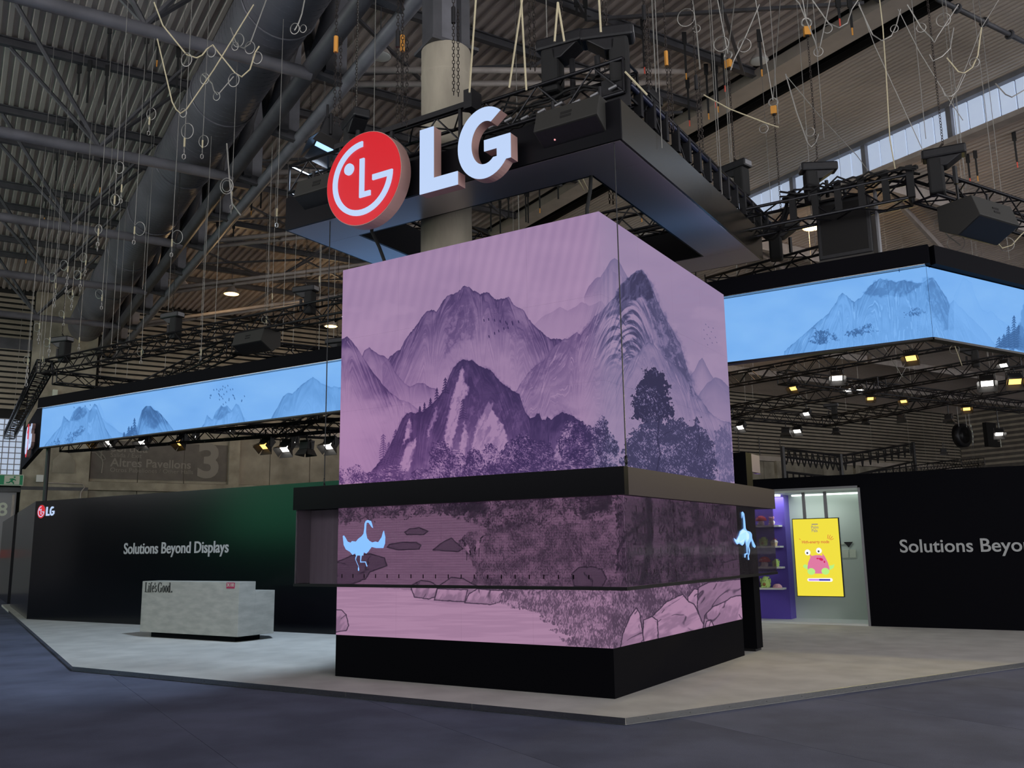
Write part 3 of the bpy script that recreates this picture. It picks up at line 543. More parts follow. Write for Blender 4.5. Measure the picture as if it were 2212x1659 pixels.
    for a, b, r in (((-.02, .14), (.06, .24), .04), ((.06, .24), (.16, .17), .022), ((.05, .24), (-.08, .22), .022), ((-.02, .14), (.08, .07), .026), ((.08, .07), (.07, 0.01), .022), ((-.02, .14), (-.1, .07), .026), ((-.1, .07), (-.2, .07), .022)): f.tube([o + HB * a[0] + UZ * a[1], o + HB * b[0] + UZ * b[1]], r, 5)
    f.ball(o + HB * .1 + UZ * .31, .04, n=8, m=6); f.build('running_figure', 'green', ex)
    s = MB().hbox(-12, 72, 0, D, 72.4, 14).build('wall_right', 'banner'); struct(s)
    lv = MB()
    for i in range(18): lv.hbox(5, 71.9, 5.2 + i * .42, D - .2, 72, 5.2 + i * .42 + .18)
    lv.build('wall_slats', 'louvre', s)['kind'] = 'stuff'
build_back_wall()

def build_roof():
    r = MB().hbox(-14, -22, ZD + .12, 45.5, 16.35, ZD + .32).build('ceiling', 'dark'); struct(r)
    def deck(b0, b1, z, pitch, m, a0=-12, dep=.045, nm='roof_deck'):
        mb = MB(); n = int((b1 - b0) / pitch); prof = []
        for i in range(n):
            b = b0 + i * pitch
            prof += [(b, z + dep), (b + pitch * .40, z + dep), (b + pitch * .5, z), (b + pitch * .9, z)]
        prof.append((b0 + n * pitch, z + dep)); A = [hw(a0, b, q) for b, q in prof]; B = [hw(45.2, b, q) for b, q in prof]; k = len(A)
        mb.add(A + B, [(i, i + 1, k + i + 1, k + i) for i in range(k - 1)]); return mb.build(nm, m, r)
    deck(-22, 5.4, ZD, .235, 'deck', dep=.06); deck(5.4, 16.3, ZD, .27, 'deck', dep=.085)
    MB().hbox(-12, 16.3, ZD - .30, 45.2, 16.95, ZD - .02).build('eaves_gutter', 'gutter', r)
    MB().hbox(-12, 17.0, ZD - .16, 45.2, 17.08, ZD + .3).build('gutter_edge', 'gutter', r)
    MB().hbox(-12, 16.3, ZD + .85, 45.2, 18.1, ZD + .95).build('recess_lining', 'dark', r)
    MB().hbox(-12, 16.2, ZD + .2, 45.2, 16.32, ZD + .95).hbox(-12, 18.0, ZD + .1, 45.2, 18.1, ZD + .95).build('recess_side', 'dark', r)
    for i in range(5): MB().hbox(-12, 17.15 + i * .19, ZD + .55 - i * .10, 45.2, 17.15 + i * .19 + .05, ZD + .62 - i * .10).build('recess_rail', 'steeldark', r)
    deck(17.95, 22.2, ZD - .02, .16, 'deck2', dep=.03); MB().hbox(-12, 17.9, ZD + .04, 45.2, 22.4, ZD + .2).build('roof_board', 'dark', r)
    deck(22.35, 71.8, 12.18, .225, 'deck', dep=.07); MB().hbox(-12, 22.35, 12.3, 45.2, 72.2, 12.45).build('roof_board', 'dark', r)
    # clerestory strip
    w = MB().hbox(-12, 22.4, 12.2, 45.2, 22.5, ZD).build('window_2', 'steeldark'); struct(w)
    a = -11.2; i = 0
    while a < 44.5:
        MB().hbox(a + .03, 22.3, 12.28, a + .415, 22.36, ZD - .12).build('pane', 'pane', w)
        a += .43; i += 1
        if i % 6 == 0: MB().hbox(a - .02, 22.16, 12.2, a + .12, 22.4, ZD).build('mullion', 'steel', w); a += .14
    MB().hbox(-12, 22.1, ZD - .16, 45.2, 22.4, ZD).build('head_rail', 'steel', w); MB().hbox(-12, 22.05, 12.14, 45.2, 22.4, 12.28).build('sill_rail', 'steelpale', w)
    # purlins
    for s in ST:
        for d in (-1., 1.):
            p = MB().hbox(s + d - .07, -22, ZD - .03, s + d + .07, 16.3, ZD - .0).hbox(s + d - .012, -22, ZD - .19, s + d + .012, 16.3, ZD - .03).hbox(s + d - .07, -22, ZD - .215, s + d + .07, 16.3, ZD - .19)
            p.build('roof_purlin', 'steeldark' if True else '', r)
    for s in ST:
        for b0, b1 in ((22.4, 44), (44.4, 71)): MB().hbox(s - .1, b0, 11.75, s + .1, b1, 12.15).build('roof_beam', 'steelpale', r)
        MB().beam(hw(s, 22.5, 11.9), hw(s + 2.9, 30, 11.9), .12, .2).build('roof_brace', 'steelpale', r)
    for i, s in enumerate(ST[:-1]):              # flat bracing under the right-hand bay
        for (b0, b1) in ((6.2, 11), (11, 15.8)):
            MB().beam(hw(s + 1.1, b0, ZD - .3), hw(ST[i + 1] - 1.1, b1, ZD - .3), .07, .07).build('wind_brace', 'steeldark', r)
            MB().beam(hw(s + 1.1, b1, ZD - .36), hw(ST[i + 1] - 1.1, b0, ZD - .36), .07, .07).build('wind_brace', 'steeldark', r)
build_roof()

def build_frames():
    # long lattice girder over the column
    g = thing('roof_girder', hw(20, 5.55, 10.6), 'long tubular roof girder running beside the big duct above the column', 'roof girder')
    MB().tube([hw(-6, 5.92, 10.62), hw(45, 5.92, 10.62)], .135, 14).build('lower_chord', 'steel', g, True)
    MB().tube([hw(-6, 5.2, 10.72), hw(45, 5.2, 10.72)], .17, 12).build('lower_chord', 'steeldark', g, True)
    MB().hbox(-6, 5.3, 12.95, 45, 5.85, 13.1).build('upper_chord', 'steeldark', g)
    a = 1.35; k = 0
    while a < 44:
        MB().hbox(a - .22, 5.42, 10.66, a + .22, 5.62, 13.0).build('post', 'steeldark', g)
        MB().hbox(a - .06, 5.62, 10.66, a + .10, 5.9, 13.0).build('post_flange', 'steel', g)
        MB().tube([hw(a, 5.25, 10.8), hw(a + 1.42, 5.5, 12.95)], .13, 10).build('diagonal', 'steeldark', g, True)
        MB().tube([hw(a + 2.85, 5.25, 10.8), hw(a + 1.42, 5.5, 12.95)], .13, 10).build('diagonal', 'steeldark', g, True)
        MB().beam(hw(a, 5.2, 10.72), hw(a, 5.92, 10.62), .16, .2).build('cross_tie', 'steeldark', g)
        a += 2.85; k += 1
    names = ['nearest', 'second', 'third', 'fourth', 'fifth', 'sixth', 'seventh']
    for i, s in enumerate(ST):
        t = thing('tie_beam', hw(s, -6, 10.6), 'horizontal steel tube under the roof beside the duct, %s from the camera' % names[i], 'roof beam', 'tube beams under the roof beside the duct')
        MB().tube([hw(s, -22, 10.6), hw(s, 5.2, 10.6)], .125, 12).build('tube', 'steel', t, True)
        for b in (2.2, -2.9, -8., -13.1):
            for da in (-1, 1):
                for db in (-1.9, 1.9): MB().tube([hw(s, b, 10.7), hw(s + da, b + db, 13.1)], .05, 6).build('strut', 'steeldark', t)
    for i, s in enumerate(ST):
        t = thing('sloping_strut', hw(s, 10, 11.8), 'pair of pale sloping roof tubes rising off the girder, %s from the camera' % names[i], 'roof strut', 'pairs of sloping tubes in the middle bay')
        for d in (-.32, .32):
            MB().tube([hw(s + d, 5.95, 10.75), hw(s + d, 14.6, 13.15)], .07, 8).build('tube', 'steelpale', t, True)
        for b in (8.2, 11.2): MB().beam(hw(s - .3, b, 10.75 + (b - 5.95) * .277), hw(s + .3, b, 10.75 + (b - 5.95) * .277), .04, .08).build('spacer', 'steelpale', t)
        MB().beam(hw(s, 10, 11.95), hw(s - 1, 11.5, 13.1), .06, .06).build('prop', 'steeldark', t); MB().beam(hw(s, 10, 11.95), hw(s + 1, 11.5, 13.1), .06, .06).build('prop', 'steeldark', t)
    p = [(5, 23.5), (9, 26), (15, 24.5), (20, 27)]
    t = thing('service_pipe', hw(10, 18, 12.9), 'dark service pipe with clamps crossing under the inner roof lining', 'pipe')
    MB().tube([hw(10.02, 16.9, 12.9), hw(10.02, 22.2, 12.9)], .055, 8).build('pipe', 'steeldark', t, True)
    for b in (17.6, 18.6, 19.6, 20.6): MB().ring(hw(10.02, b, 12.9), HB, .085, .03, 10, 5).build('clamp', 'steeldark', t)
    # big air duct
    d = thing('air_duct', hw(20, 4.3, 11.45), 'huge round spiral-seam ventilation duct slung under the roof', 'air duct')
    R = .70; MB().lathe([(R, 2 + 1.02 * k) for k in range(41)], hw(0, 4.38, 11.50), 32, HA).build('spiral_tube', 'duct', d, True)
    sm = MB()
    for k in range(200): sm.ring(hw(2 + .2 * k, 4.38, 11.50), HA, R + .001, .0045, 30, 3)
    sm.build('spiral_seams', 'duct', d, True)['kind'] = 'stuff'
    for a in range(3, 43, 4): MB().ring(hw(a, 4.38, 11.50), HA, R + .012, .022, 28, 5).build('joint_band', 'duct', d, True)
    for a in range(4, 43, 3): MB().hbox(a - .1, 5.02, 11.55, a + .1, 5.12, 11.9).build('outlet_flap', 'steelpale', d)
    # column with the steel post it carries
    c = thing('concrete_column', hw(10.8, 5.62, 0), 'round board-marked concrete column rising inside the mountain screen tower', 'column')
    MB().lathe([(.36, 0), (.36, 8.3), (.367, 8.31), (.367, 8.33), (.36, 8.34), (.36, 8.72), (.34, 8.74)], hw(10.8, 5.62, 0), 32).build('shaft', 'column', c, True)
    MB().hbox(10.62, 5.32, 8.7, 10.98, 5.46, 10.7).hbox(10.62, 5.78, 8.7, 10.98, 5.92, 10.7).build('flange', 'steeldark', c); MB().hbox(10.77, 5.46, 8.7, 10.83, 5.78, 10.7).build('web', 'steel', c); MB().hbox(10.5, 5.25, 8.72, 11.1, 6.0, 8.77).build('base_plate', 'steeldark', c)
build_frames()
# ================================================================ THE STAND
ZP = .06
def build_platform():
    p1 = HB * 1.62; f = (7.83 - p1.y) / HA.y; P1 = p1 + HA * f; P2 = Vector((-3.75, 7.85, 0)); P3 = hw(P2.dot(HA), 40, 0)
    poly = [P1, P2, P3, hw(34, 40, 0), hw(34, 1.62, 0)]
    t = thing('stand_platform', (-8, 10, 0), 'low raised platform with pale carpet and bright metal edge under the stand', 'platform')
    MB().prism([(p.x, p.y) for p in poly], (0, 0, .004), UX, UY, UZ * (ZP - .004)).build('carpet_deck', 'carpet_pale', t)
    def edge(a, b, n):
        d = (b - a).normalized(); o = d.cross(UZ); L = (b - a).length
        for i in range(n):
            s = a + d * (L * i / n + .003); e = a + d * (L * (i + 1) / n - .003); mb = MB()
            mb.hexa([s + UZ * .008, s + o * .006 + UZ * .008, e + o * .006 + UZ * .008, e + UZ * .008, s + UZ * (ZP + .003), s + o * .006 + UZ * (ZP + .003), e + o * .006 + UZ * (ZP + .003), e + UZ * (ZP + .003)])
            ob = mb.build('edge_strip', 'alu', t)
            sc = MB()
            for k in range(4):
                c = s + (e - s) * ((k + .5) / 4) + o * .007 + UZ * .036; sc.lathe([(.006, 0), (.004, .003)], c, 6, o)
            sc.build('screws', 'steeldark', ob)['kind'] = 'stuff'
    edge(P1, P2, 5); edge(P2, hw(P2.dot(HA), 24, 0), 9); edge(hw(30, 1.62, 0), P1, 7)
build_platform()

def build_partitions():
    c0 = Vector((-22.3, 13., ZP)); H = 2.93 - ZP
    w = thing('partition_wall', (-16, 13.1, ZP), 'long black partition wall lettered Solutions Beyond Displays behind the reception counter', 'wall')
    L = c0 + HA * 7; L2 = L + HB * .35
    MB().prism([(c0.x, c0.y), (-8.6, 13.), (-8.6, 13.3), (-21.95, 13.3), (L2.x, L2.y), (L.x, L.y)], (0, 0, ZP), UX, UY, UZ * H).build('panelling', 'wallblack', w)
    lettering('lettering', 'Solutions Beyond Displays', 'letter_grey', w, (-18.62, 12.999, 1.60), UX, UZ, .345, .012, .955, .012)
    o = Vector((-22.17, 12.985, 2.50))
    lg = thing('wall_logo', o, 'small lit red and white logo high on the far end of the black partition', 'logo sign'); logo(lg, o, UX, UZ, .165, .02, letters=.62)
    s = thing('side_partition', c0 + HA * 12, 'plain dark partition block standing behind the end of the lettered wall', 'wall'); a = c0 + HA * 8.6; b = c0 + HA * 16
    MB().prism([(a.x, a.y), (a.x + 1.5, a.y + .1), ((b + HB * 1.2).x, (b + HB * 1.2).y), (b.x, b.y)], (0, 0, ZP), UX, UY, UZ * H).build('panelling', 'wallblack', s)
    w = thing('alcove_wall', (-1, 18.5, ZP), 'black partition wall lettered Solutions Beyond around the lit display alcove', 'wall'); Y = 18.4; X0, X1 = -8.3, -3.66; zt = 2.66
    MB().box((X1, Y, ZP), (7.5, Y + 1.4, 2.91)).build('panelling', 'black', w)
    MB().box((X0, Y, zt), (X1, Y + 1.4, 2.91)).build('header_panel', 'black', w)
    MB().box((X0 - 1.5, Y, ZP), (X0, Y + 1.4, 2.91)).build('panelling', 'black', w)
    lettering('lettering', 'Solutions Beyond Displays', 'letter_grey', w, (-3.03, Y - .001, 1.415), UX, UZ, .335, .012, 1., .012)
    # alcove interior
    MB().box((X0, Y + 1.0, ZP), (X1, Y + 1.05, zt)).build('back_panel', 'mint', w)
    MB().box((X1 - .02, Y + .002, ZP), (X1, Y + 1.0, zt)).build('side_panel', 'mint', w)
    MB().box((X0, Y - .004, zt - .05), (X1, Y + 1.0, zt)).build('ceiling_panel', 'mint', w)
    MB().box((X0, Y - .012, ZP), (X1, Y + 1.0, ZP + .035)).build('plinth_board', 'white', w)
    f = MB().box((X1 - .03, Y - .02, ZP), (X1 + .012, Y + .02, zt + .03)).box((X0, Y - .02, zt - .01), (X1 + .012, Y + .02, zt + .03)); f.build('opening_frame', 'grey', w)
    MB().box((X0, Y + .62, ZP + .035), (-5.31, Y + 1.0, zt - .05)).build('violet_panel', 'purple', w)
    MB().box((-5.313, Y + .615, ZP + .035), (-5.30, Y + 1.0, zt - .05)).build('violet_edge', 'purple', w)
    MB().box((-7.6, Y + .40, zt - .085), (-5.35, Y + .60, zt - .052)).build('light_strip', mat('alcove_led_strip', (.9, .9, .9), .4, em=(.86, .95, .92), es=2.2), w)
    MB().box((-5.2, Y + .88, zt - .08), (X1 - .05, Y + .95, zt - .052)).build('light_strip', 'alcove_led_strip' if 'alcove_led_strip' in M else bpy.data.materials['alcove_led_strip'], w)
    n = ['top', 'second', 'third', 'lowest']
    for i, z in enumerate((1.985, 1.565, 1.145, .725)):
        s = MB().box((-7.3, Y + .36, z - .035), (-5.36, Y + .62, z)).build('display_shelf', 'white'); tag(s, 'white display shelf on the violet alcove panel, %s of four' % n[i], 'shelf', 'alcove shelves')
    light('alcove_light', 'AREA', (-5.9, Y + .5, zt - .10), 20, (.90, 1., .96), shape='RECTANGLE', size=3.4, size_y=.25)
    # hanging yellow screen
    t = thing('yellow_screen', (-4.6, Y + .1, .58), 'portrait screen with a bright yellow picture hanging from two poles in the alcove', 'screen'); ys = Y + .12
    MB().box((-5.02, ys, .575), (-4.115, ys + .055, 2.095)).build('housing', mat('screen_housing', (.02, .02, .02), .4), t)
    for x in (-4.78, -4.36): MB().box((x - .03, ys + .06, 1.4), (x + .03, ys + .10, zt - .05)).build('hanger_pole', 'grey', t)
    yel = mat('screen_yellow', (.02, .02, .01), .4, em=lin(240, 222, 62), es=1.); M['scr_yellow'] = yel
    for nm, c in dict(scr_pink=(222, 120, 160), scr_spot=(206, 28, 90), scr_green=(184, 240, 130), scr_white=(250, 250, 250), scr_dark=(46, 52, 66), scr_orange=(214, 84, 62), scr_grey=(146, 136, 128), scr_violet=(190, 128, 236), scr_blue=(40, 24, 168)).items(): M[nm] = mat(nm, (.01, .01, .01), .5, em=lin(*c), es=1.)
    pic = MB().box((-5.005, ys - .003, .59), (-4.13, ys, 2.08)).build('picture', 'scr_yellow', t)
    cx, cz = -4.567, 1.33
    def fl(nm, m, pts, d=.003): MB().prism(pts, (cx, ys - d, cz), UX, UZ, UY * -.001).build(nm, m, pic)
    def el(x, z, rx, rz, a=0, n=22): return [(x + rx * math.cos(2 * math.pi * k / n) * math.cos(a) - rz * math.sin(2 * math.pi * k / n) * math.sin(a), z + rx * math.cos(2 * math.pi * k / n) * math.sin(a) + rz * math.sin(2 * math.pi * k / n) * math.cos(a)) for k in range(n)]
    fl('toy_arm', 'scr_green', [(-.30, -.17), (-.27, -.2), (-.2, -.24), (-.1, -.2), (-.12, -.14), (-.2, -.15), (-.26, -.13)]); fl('toy_arm', 'scr_green', [(.12, -.2), (.22, -.24), (.29, -.2), (.31, -.13), (.27, -.15), (.2, -.16), (.12, -.13)])
    fl('toy_body', 'scr_pink', [(-.2, -.28), (-.21, -.2), (-.19, -.1), (-.14, .0), (-.15, .07), (-.11, .03), (-.04, .045), (.04, .045), (.1, .03), (.09, .09), (.14, .02), (.19, -.1), (.21, -.2), (.2, -.28), (.1, -.31), (-.1, -.31)], .006)
    for q in (el(.0, -.02, .025, .014), el(.065, -.035, .042, .026, -.4), el(.125, -.085, .014, .022)): fl('toy_spot', 'scr_spot', q, .009)
    for q in (el(-.14, -.27, .075, .065), el(.13, -.265, .075, .065)): fl('toy_foot', 'scr_green', q, .009)
    for x, z in ((-.185, .10), (.035, .13)): fl('toy_eye', 'scr_white', el(x, z, .055, .058), .009); fl('toy_pupil', 'scr_dark', el(x - .006, z - .012, .018, .02), .012)
    fl('charge_bar', 'scr_white', el(-.2, -.43, .03, .03)[5:17] + el(.22, -.43, .036, .036)[-6:] + el(.22, -.43, .036, .036)[:6], .004)
    fl('charge_level', 'scr_violet', [(-.2, -.445), (0, -.445), (0, -.415), (-.2, -.415)], .007); fl('charge_level', 'scr_blue', [(0, -.445), (.21, -.445), (.21, -.415), (0, -.415)], .007)
    lettering('lettering', 'High-energy mode', 'scr_orange', pic, (cx - .285, ys - .004, cz + .275), UX, UZ, .082, .001, .86, .014)
    lettering('lettering', 'Palm', 'scr_grey', pic, (cx - .085, ys - .004, cz + .56), UX, UZ, .085, .001, .9, .01); lettering('lettering', 'Pals', 'scr_grey', pic, (cx - .08, ys - .004, cz + .495), UX, UZ, .085, .001, .9, .01)
    fl('small_wordmark', 'scr_grey', [(-.07, .635), (.05, .635), (.05, .655), (-.07, .655)])
    for a, b in (((.22, .36), (.235, .44)), ((.24, .35), (.275, .43)), ((.26, .345), (.315, .405)), ((.275, .335), (.335, .36)), ((-.33, .37), (-.31, .35))): MB().tube([(cx + a[0], ys - .006, cz + a[1]), (cx + b[0], ys - .006, cz + b[1])], .006, 4).build('stroke', 'scr_orange', pic)
    # small wall notices
    t = thing('notice_plates', (-3.9, Y + .98, 1.3), 'little wall plates and a dark pointer on the mint alcove wall beside the yellow screen', 'notice')
    p = ony(1826, 1196, Y + .99)
    for dx in (0, .145): MB().box((p.x + dx - .06, Y + .985, p.z - .08), (p.x + dx + .06, Y + 1., p.z + .08), ).build('plate', 'signpale', t)
    q = ony(1833, 1176, Y + .99); MB().prism([(-.09, .05), (.09, .05), (0, -.06)], (q.x, Y + .985, q.z), UX, UZ, UY * -.006).build('pointer', 'ink', t); MB().box((q.x - .3, Y + .985, q.z), (q.x - .08, Y + .995, q.z + .03)).build('name_strip', 'signpale', t)

def arc(cx, cy, rx, ry, a0, a1, n): return [(cx + rx * math.cos(math.radians(a0 + (a1 - a0) * i / n)), cy + ry * math.sin(math.radians(a0 + (a1 - a0) * i / n))) for i in range(n + 1)]
def logo(t, o, ux, uy, R, dep, letters=1.0, lgap=None):
    """round red face mark followed by two capital letters; o is the disc's lower-left corner, dep the thickness"""
    nz = ux.cross(uy); C = Vector(o) + ux * R + uy * R; E = R * .012
    def P(nm, m, poly, off, d, par=t): return MB().prism(poly, C + nz * off, ux * R, uy * R, nz * d).build(nm, m, par)
    P('disc', 'letter_side', arc(0, 0, 1, 1, 0, 360, 64)[:-1], -dep, dep - E); P('disc_face', 'glow_red', arc(0, 0, .985, .985, 0, 360, 64)[:-1], -E, E)
    ringp = arc(0, 0, .80, .80, 90, 360, 40) + [(.28, 0), (.28, -.115), (.675, -.115)] + arc(0, 0, .685, .685, 350, 90, 36)
    P('face_ring', 'glow_white', ringp, 0, E * 3); P('face_nose', 'glow_white', [(-.065, .42), (-.065, -.42), (.225, -.42), (.225, -.315), (.05, -.315), (.05, .42)], 0, E * 3); P('face_eye', 'glow_white', arc(-.36, .27, .125, .125, 0, 360, 24)[:-1], 0, E * 3)
    return C
def letter(t, poly, o, ux, uy, sx, sy, dep, m='glow_white'):
    nz = ux.cross(uy); a = MB().prism(poly, Vector(o) - nz * dep, ux * sx, uy * sy, nz * (dep - .012)).build('letter', 'letter_side', t)
    MB().prism(poly, Vector(o) - nz * .012, ux * sx, uy * sy, nz * .012).build('letter_face', m, a)
LP = [(0, 0), (1, 0), (1, .2), (.37, .2), (.37, 1), (0, 1)]
GP = arc(.5, .5, .5, .5, 52, 322, 40) + [(.985, .19), (.985, .53), (.50, .53), (.50, .375), (.735, .375), (.735, .26)] + arc(.51, .5, .255, .305, 308, 64, 34)
_logo = logo
def logo(t, o, ux, uy, R, dep, letters=1., gap=.26):
    _logo(t, o, ux, uy, R, dep); h = R * 2 * .665 * (1 if letters == 1. else 1.); b = Vector(o) + uy * (R * .33); x = R * 2 + R * gap
    letter(t, LP, b + ux * x, ux, uy, h * .665, h, dep * .9); letter(t, GP, b + ux * (x + h * .70) - uy * h * .015, ux, uy, h * .90, h * 1.03, dep * .9)
build_partitions()

def build_counter():
    t = thing('reception_counter', (-14, 11.5, ZP), 'pale stepped reception counter lettered Life\'s Good. in front of the black wall', 'counter')
    x0, x1, y0, ym, y1 = -15.34, -12.66, 11.15, 11.52, 11.98
    MB().box((x0, y0, .155), (x1, ym, 1.085)).build('front_body', 'counter', t, bevel=.006); MB().box((x0, ym + .001, .155), (x1, y1, .915)).build('rear_body', 'counter', t, bevel=.006)
    MB().box((x0 + .22, y0 + .09, ZP), (x1 - .16, y1 - .18, .155)).build('recessed_plinth', 'black', t)
    # serif lettering drawn stroke by stroke
    u = .0106; ox, oz = -15.265, .885; k = .178
    S = []
    def st(a, b, w): S.append(MB().prism([(a[0] - w / 2, a[1]), (a[0] + w / 2, a[1]), (b[0] + w / 2, b[1]), (b[0] - w / 2, b[1])], (ox, y0 - .001, oz), UX * k, UZ * k, UY * -.004))
    def bowl(cx, cy, rx, ry, w, a0=0, a1=360, thin=.05):
        n = 22; o = arc(cx, cy, rx, ry, a0, a1, n); i = arc(cx, cy, rx - w, ry - thin, a1, a0, n); S.append(MB().prism(o + i, (ox, y0 - .001, oz), UX * k, UZ * k, UY * -.004))
    def ser(x, y, w): S.append(MB().box((x - w / 2, -.0, y), (x + w / 2, .02, y + .04), (UX * k, UY * -.2, UZ * k), Vector((ox, y0 - .001, oz))))
    W_ = .15
    st((.2, 0), (.2, 1), W_); ser(.2, .96, .34); ser(.28, 0, .5); st((.5, 0), (.53, .3), .05)                       # L
    st((.74, 0), (.74, .68), .14); ser(.74, 0, .27); ser(.7, .64, .2); bowl(.74, .87, .08, .08, .08, 0, 360, .08)      # i
    st((1.02, 0), (1.02, .8), .14); ser(1.02, 0, .27); ser(1.02, .62, .3); bowl(1.14, .8, .19, .22, .13, 40, 180, .05)   # f
    bowl(1.42, .34, .2, .35, .12, 20, 320); S.append(MB().box((1.26, 0, .36), (1.6, .02, .41), (UX * k, UY * -.2, UZ * k), Vector((ox, y0 - .001, oz)))); bowl(1.42, .34, .2, .35, .11, 0, 40)   # e
    st((1.68, .74), (1.72, .98), .1)                                                                              # apostrophe
    bowl(1.86, .52, .15, .18, .11, 20, 270); bowl(1.86, .18, .17, .19, .12, -160, 90)                                 # s
    bowl(2.52, .5, .34, .52, .16, 50, 330); st((2.76, 0.02), (2.76, .44), .14); ser(2.74, .42, .34); st((2.78, .68), (2.78, .98), .05)   # G
    for cx in (3.14, 3.58): bowl(cx, .34, .2, .36, .13)                                                            # o o
    bowl(4.0, .34, .19, .36, .13); st((4.14, 0), (4.14, 1), .14); ser(4.08, .96, .2); ser(4.2, 0, .2)                   # d
    bowl(4.46, .08, .09, .09, .09, 0, 360, .09)
    J = MB()
    for m in S: J.add(m.v, m.f)
    J.build('lettering', 'ink', t)
    MB().box((-12.99, y0 - .004, .975), (-12.78, y0, 1.075)).build('stand_number_plate', mat('crimson_plate', (.46, .02, .09), .5), t)
    lettering('lettering', '3K100', 'signpale', t, (-12.98, y0 - .005, 1.005), UX, UZ, .085, .002, .82)
    g = MB(); g.tube([(-12.3, 11.9, .0 + ZP), (-12.3, 11.9, ZP)], .01) if False else None
build_counter()

# ---------------------------------------------------------------- tower of screens
TX0, TX1, TY0, TY1, TZ0, TZ1 = -8.16, -4.30, 8.77, 12.95, .56, 5.33
def build_tower():
    t = thing('screen_tower', (-6.2, 10.9, ZP), 'tall square tower of purple mountain landscape screens on a black plinth', 'display tower')
    MB().box((TX0, TY0, ZP), (TX1, TY1, TZ0)).build('plinth', 'black', t)
    e = .02
    MB().box((TX0 + .02, TY0 + .06, TZ0), (TX0 + .05, TY1, TZ1)).build('side_cladding', 'black', t); MB().box((TX0 + .02, TY1 - .05, TZ0), (TX1 - .06, TY1, TZ1)).build('rear_cladding', 'black', t)
    def surf(p0, ux, w, res, right):
        nw, nh = int(w * res), int((TZ1 - TZ0) * res); u = (np.arange(nw) + .5) / nw; v = (np.arange(nh) + .5) / nh; U, V = np.meshgrid(u, v)
        P = np.array(p0)[None, None, :] + np.array(ux)[None, None, :] * (U * w)[..., None] + np.array([0, 0, -1.])[None, None, :] * (V * (TZ1 - TZ0))[..., None]
        X, Y = picture_xy(P); rgb = paint_tower(X, Y, right)
        # picture lines of the coarser panels behind the transparent display
        z = TZ1 - V * (TZ1 - TZ0); m = ((z > 1.17) & (z < 2.1))[..., None]; g = np.ones(U.shape); g[(np.arange(nh) // 3) % 3 == 0, :] -= .09; g[:, (np.arange(nw) // 3) % 3 == 0] -= .05
        return np.where(m, rgb * g[..., None], rgb)
    iL = paint_image('tower_left_picture', surf((TX0, TY0, TZ1), (1, 0, 0), TX1 - TX0, 300, False)); iR = paint_image('tower_right_picture', surf((TX1, TY0, TZ1), (0, 1, 0), TY1 - TY0, 250, True))
    mL = screen_mat('tower_left_screen', iL); mR = screen_mat('tower_right_screen', iR)
    # each face is a wall of panels: cut it into cabinets with hairline joints
    def face(p, ux, w, m, nx, dpt):
        zs = [TZ0, 1.165, 2.42, 3.39, 4.36, TZ1]
        for j in range(5):
            for i in range(nx):
                u0, u1 = i / nx, (i + 1) / nx; g = .0006 / w if i else 0; A = Vector(p) + ux * (w * (u0 + g)); B = Vector(p) + ux * (w * u1); z0, z1 = zs[j] + (.0006 if j else 0), zs[j + 1]
                org = root_of(t); me = bpy.data.meshes.new('screen_panel'); n = ux.cross(UZ); bk = n * -dpt
                V = [A + UZ * (z0 - A.z), B + UZ * (z0 - B.z), B + UZ * (z1 - B.z), A + UZ * (z1 - A.z)]; V += [V[0] + bk + ux * dpt, V[1] + bk - ux * dpt, V[2] + bk - ux * dpt, V[3] + bk + ux * dpt]
                me.from_pydata([tuple(q - org) for q in V], [], [(0, 1, 2, 3), (7, 6, 5, 4), (0, 4, 5, 1), (1, 5, 6, 2), (2, 6, 7, 3), (3, 7, 4, 0)])
                uvl = me.uv_layers.new(name='uv'); fu = lambda z: (z - TZ0) / (TZ1 - TZ0)
                for k, uv in enumerate([(u0, fu(z0)), (u1, fu(z0)), (u1, fu(z1)), (u0, fu(z1))]): uvl.data[k].uv = uv
                me.materials.append(m); me.materials.append(M['black'])
                for pi, pg in enumerate(me.polygons): pg.material_index = 0 if pi == 0 else 1
                o = bpy.data.objects.new('screen_panel', me); COL.objects.link(o); o.parent = t
    face((TX0, TY0, 0), UX, TX1 - TX0, mL, 4, .05); face((TX1, TY0, 0), UY, TY1 - TY0, mR, 4, .05)
    MB().box((TX0 + .02, TY0 + .02, TZ1 - .03), (TX1 - .02, TY1, TZ1 - .02)).build('top_cover', 'black', t)
build_tower()

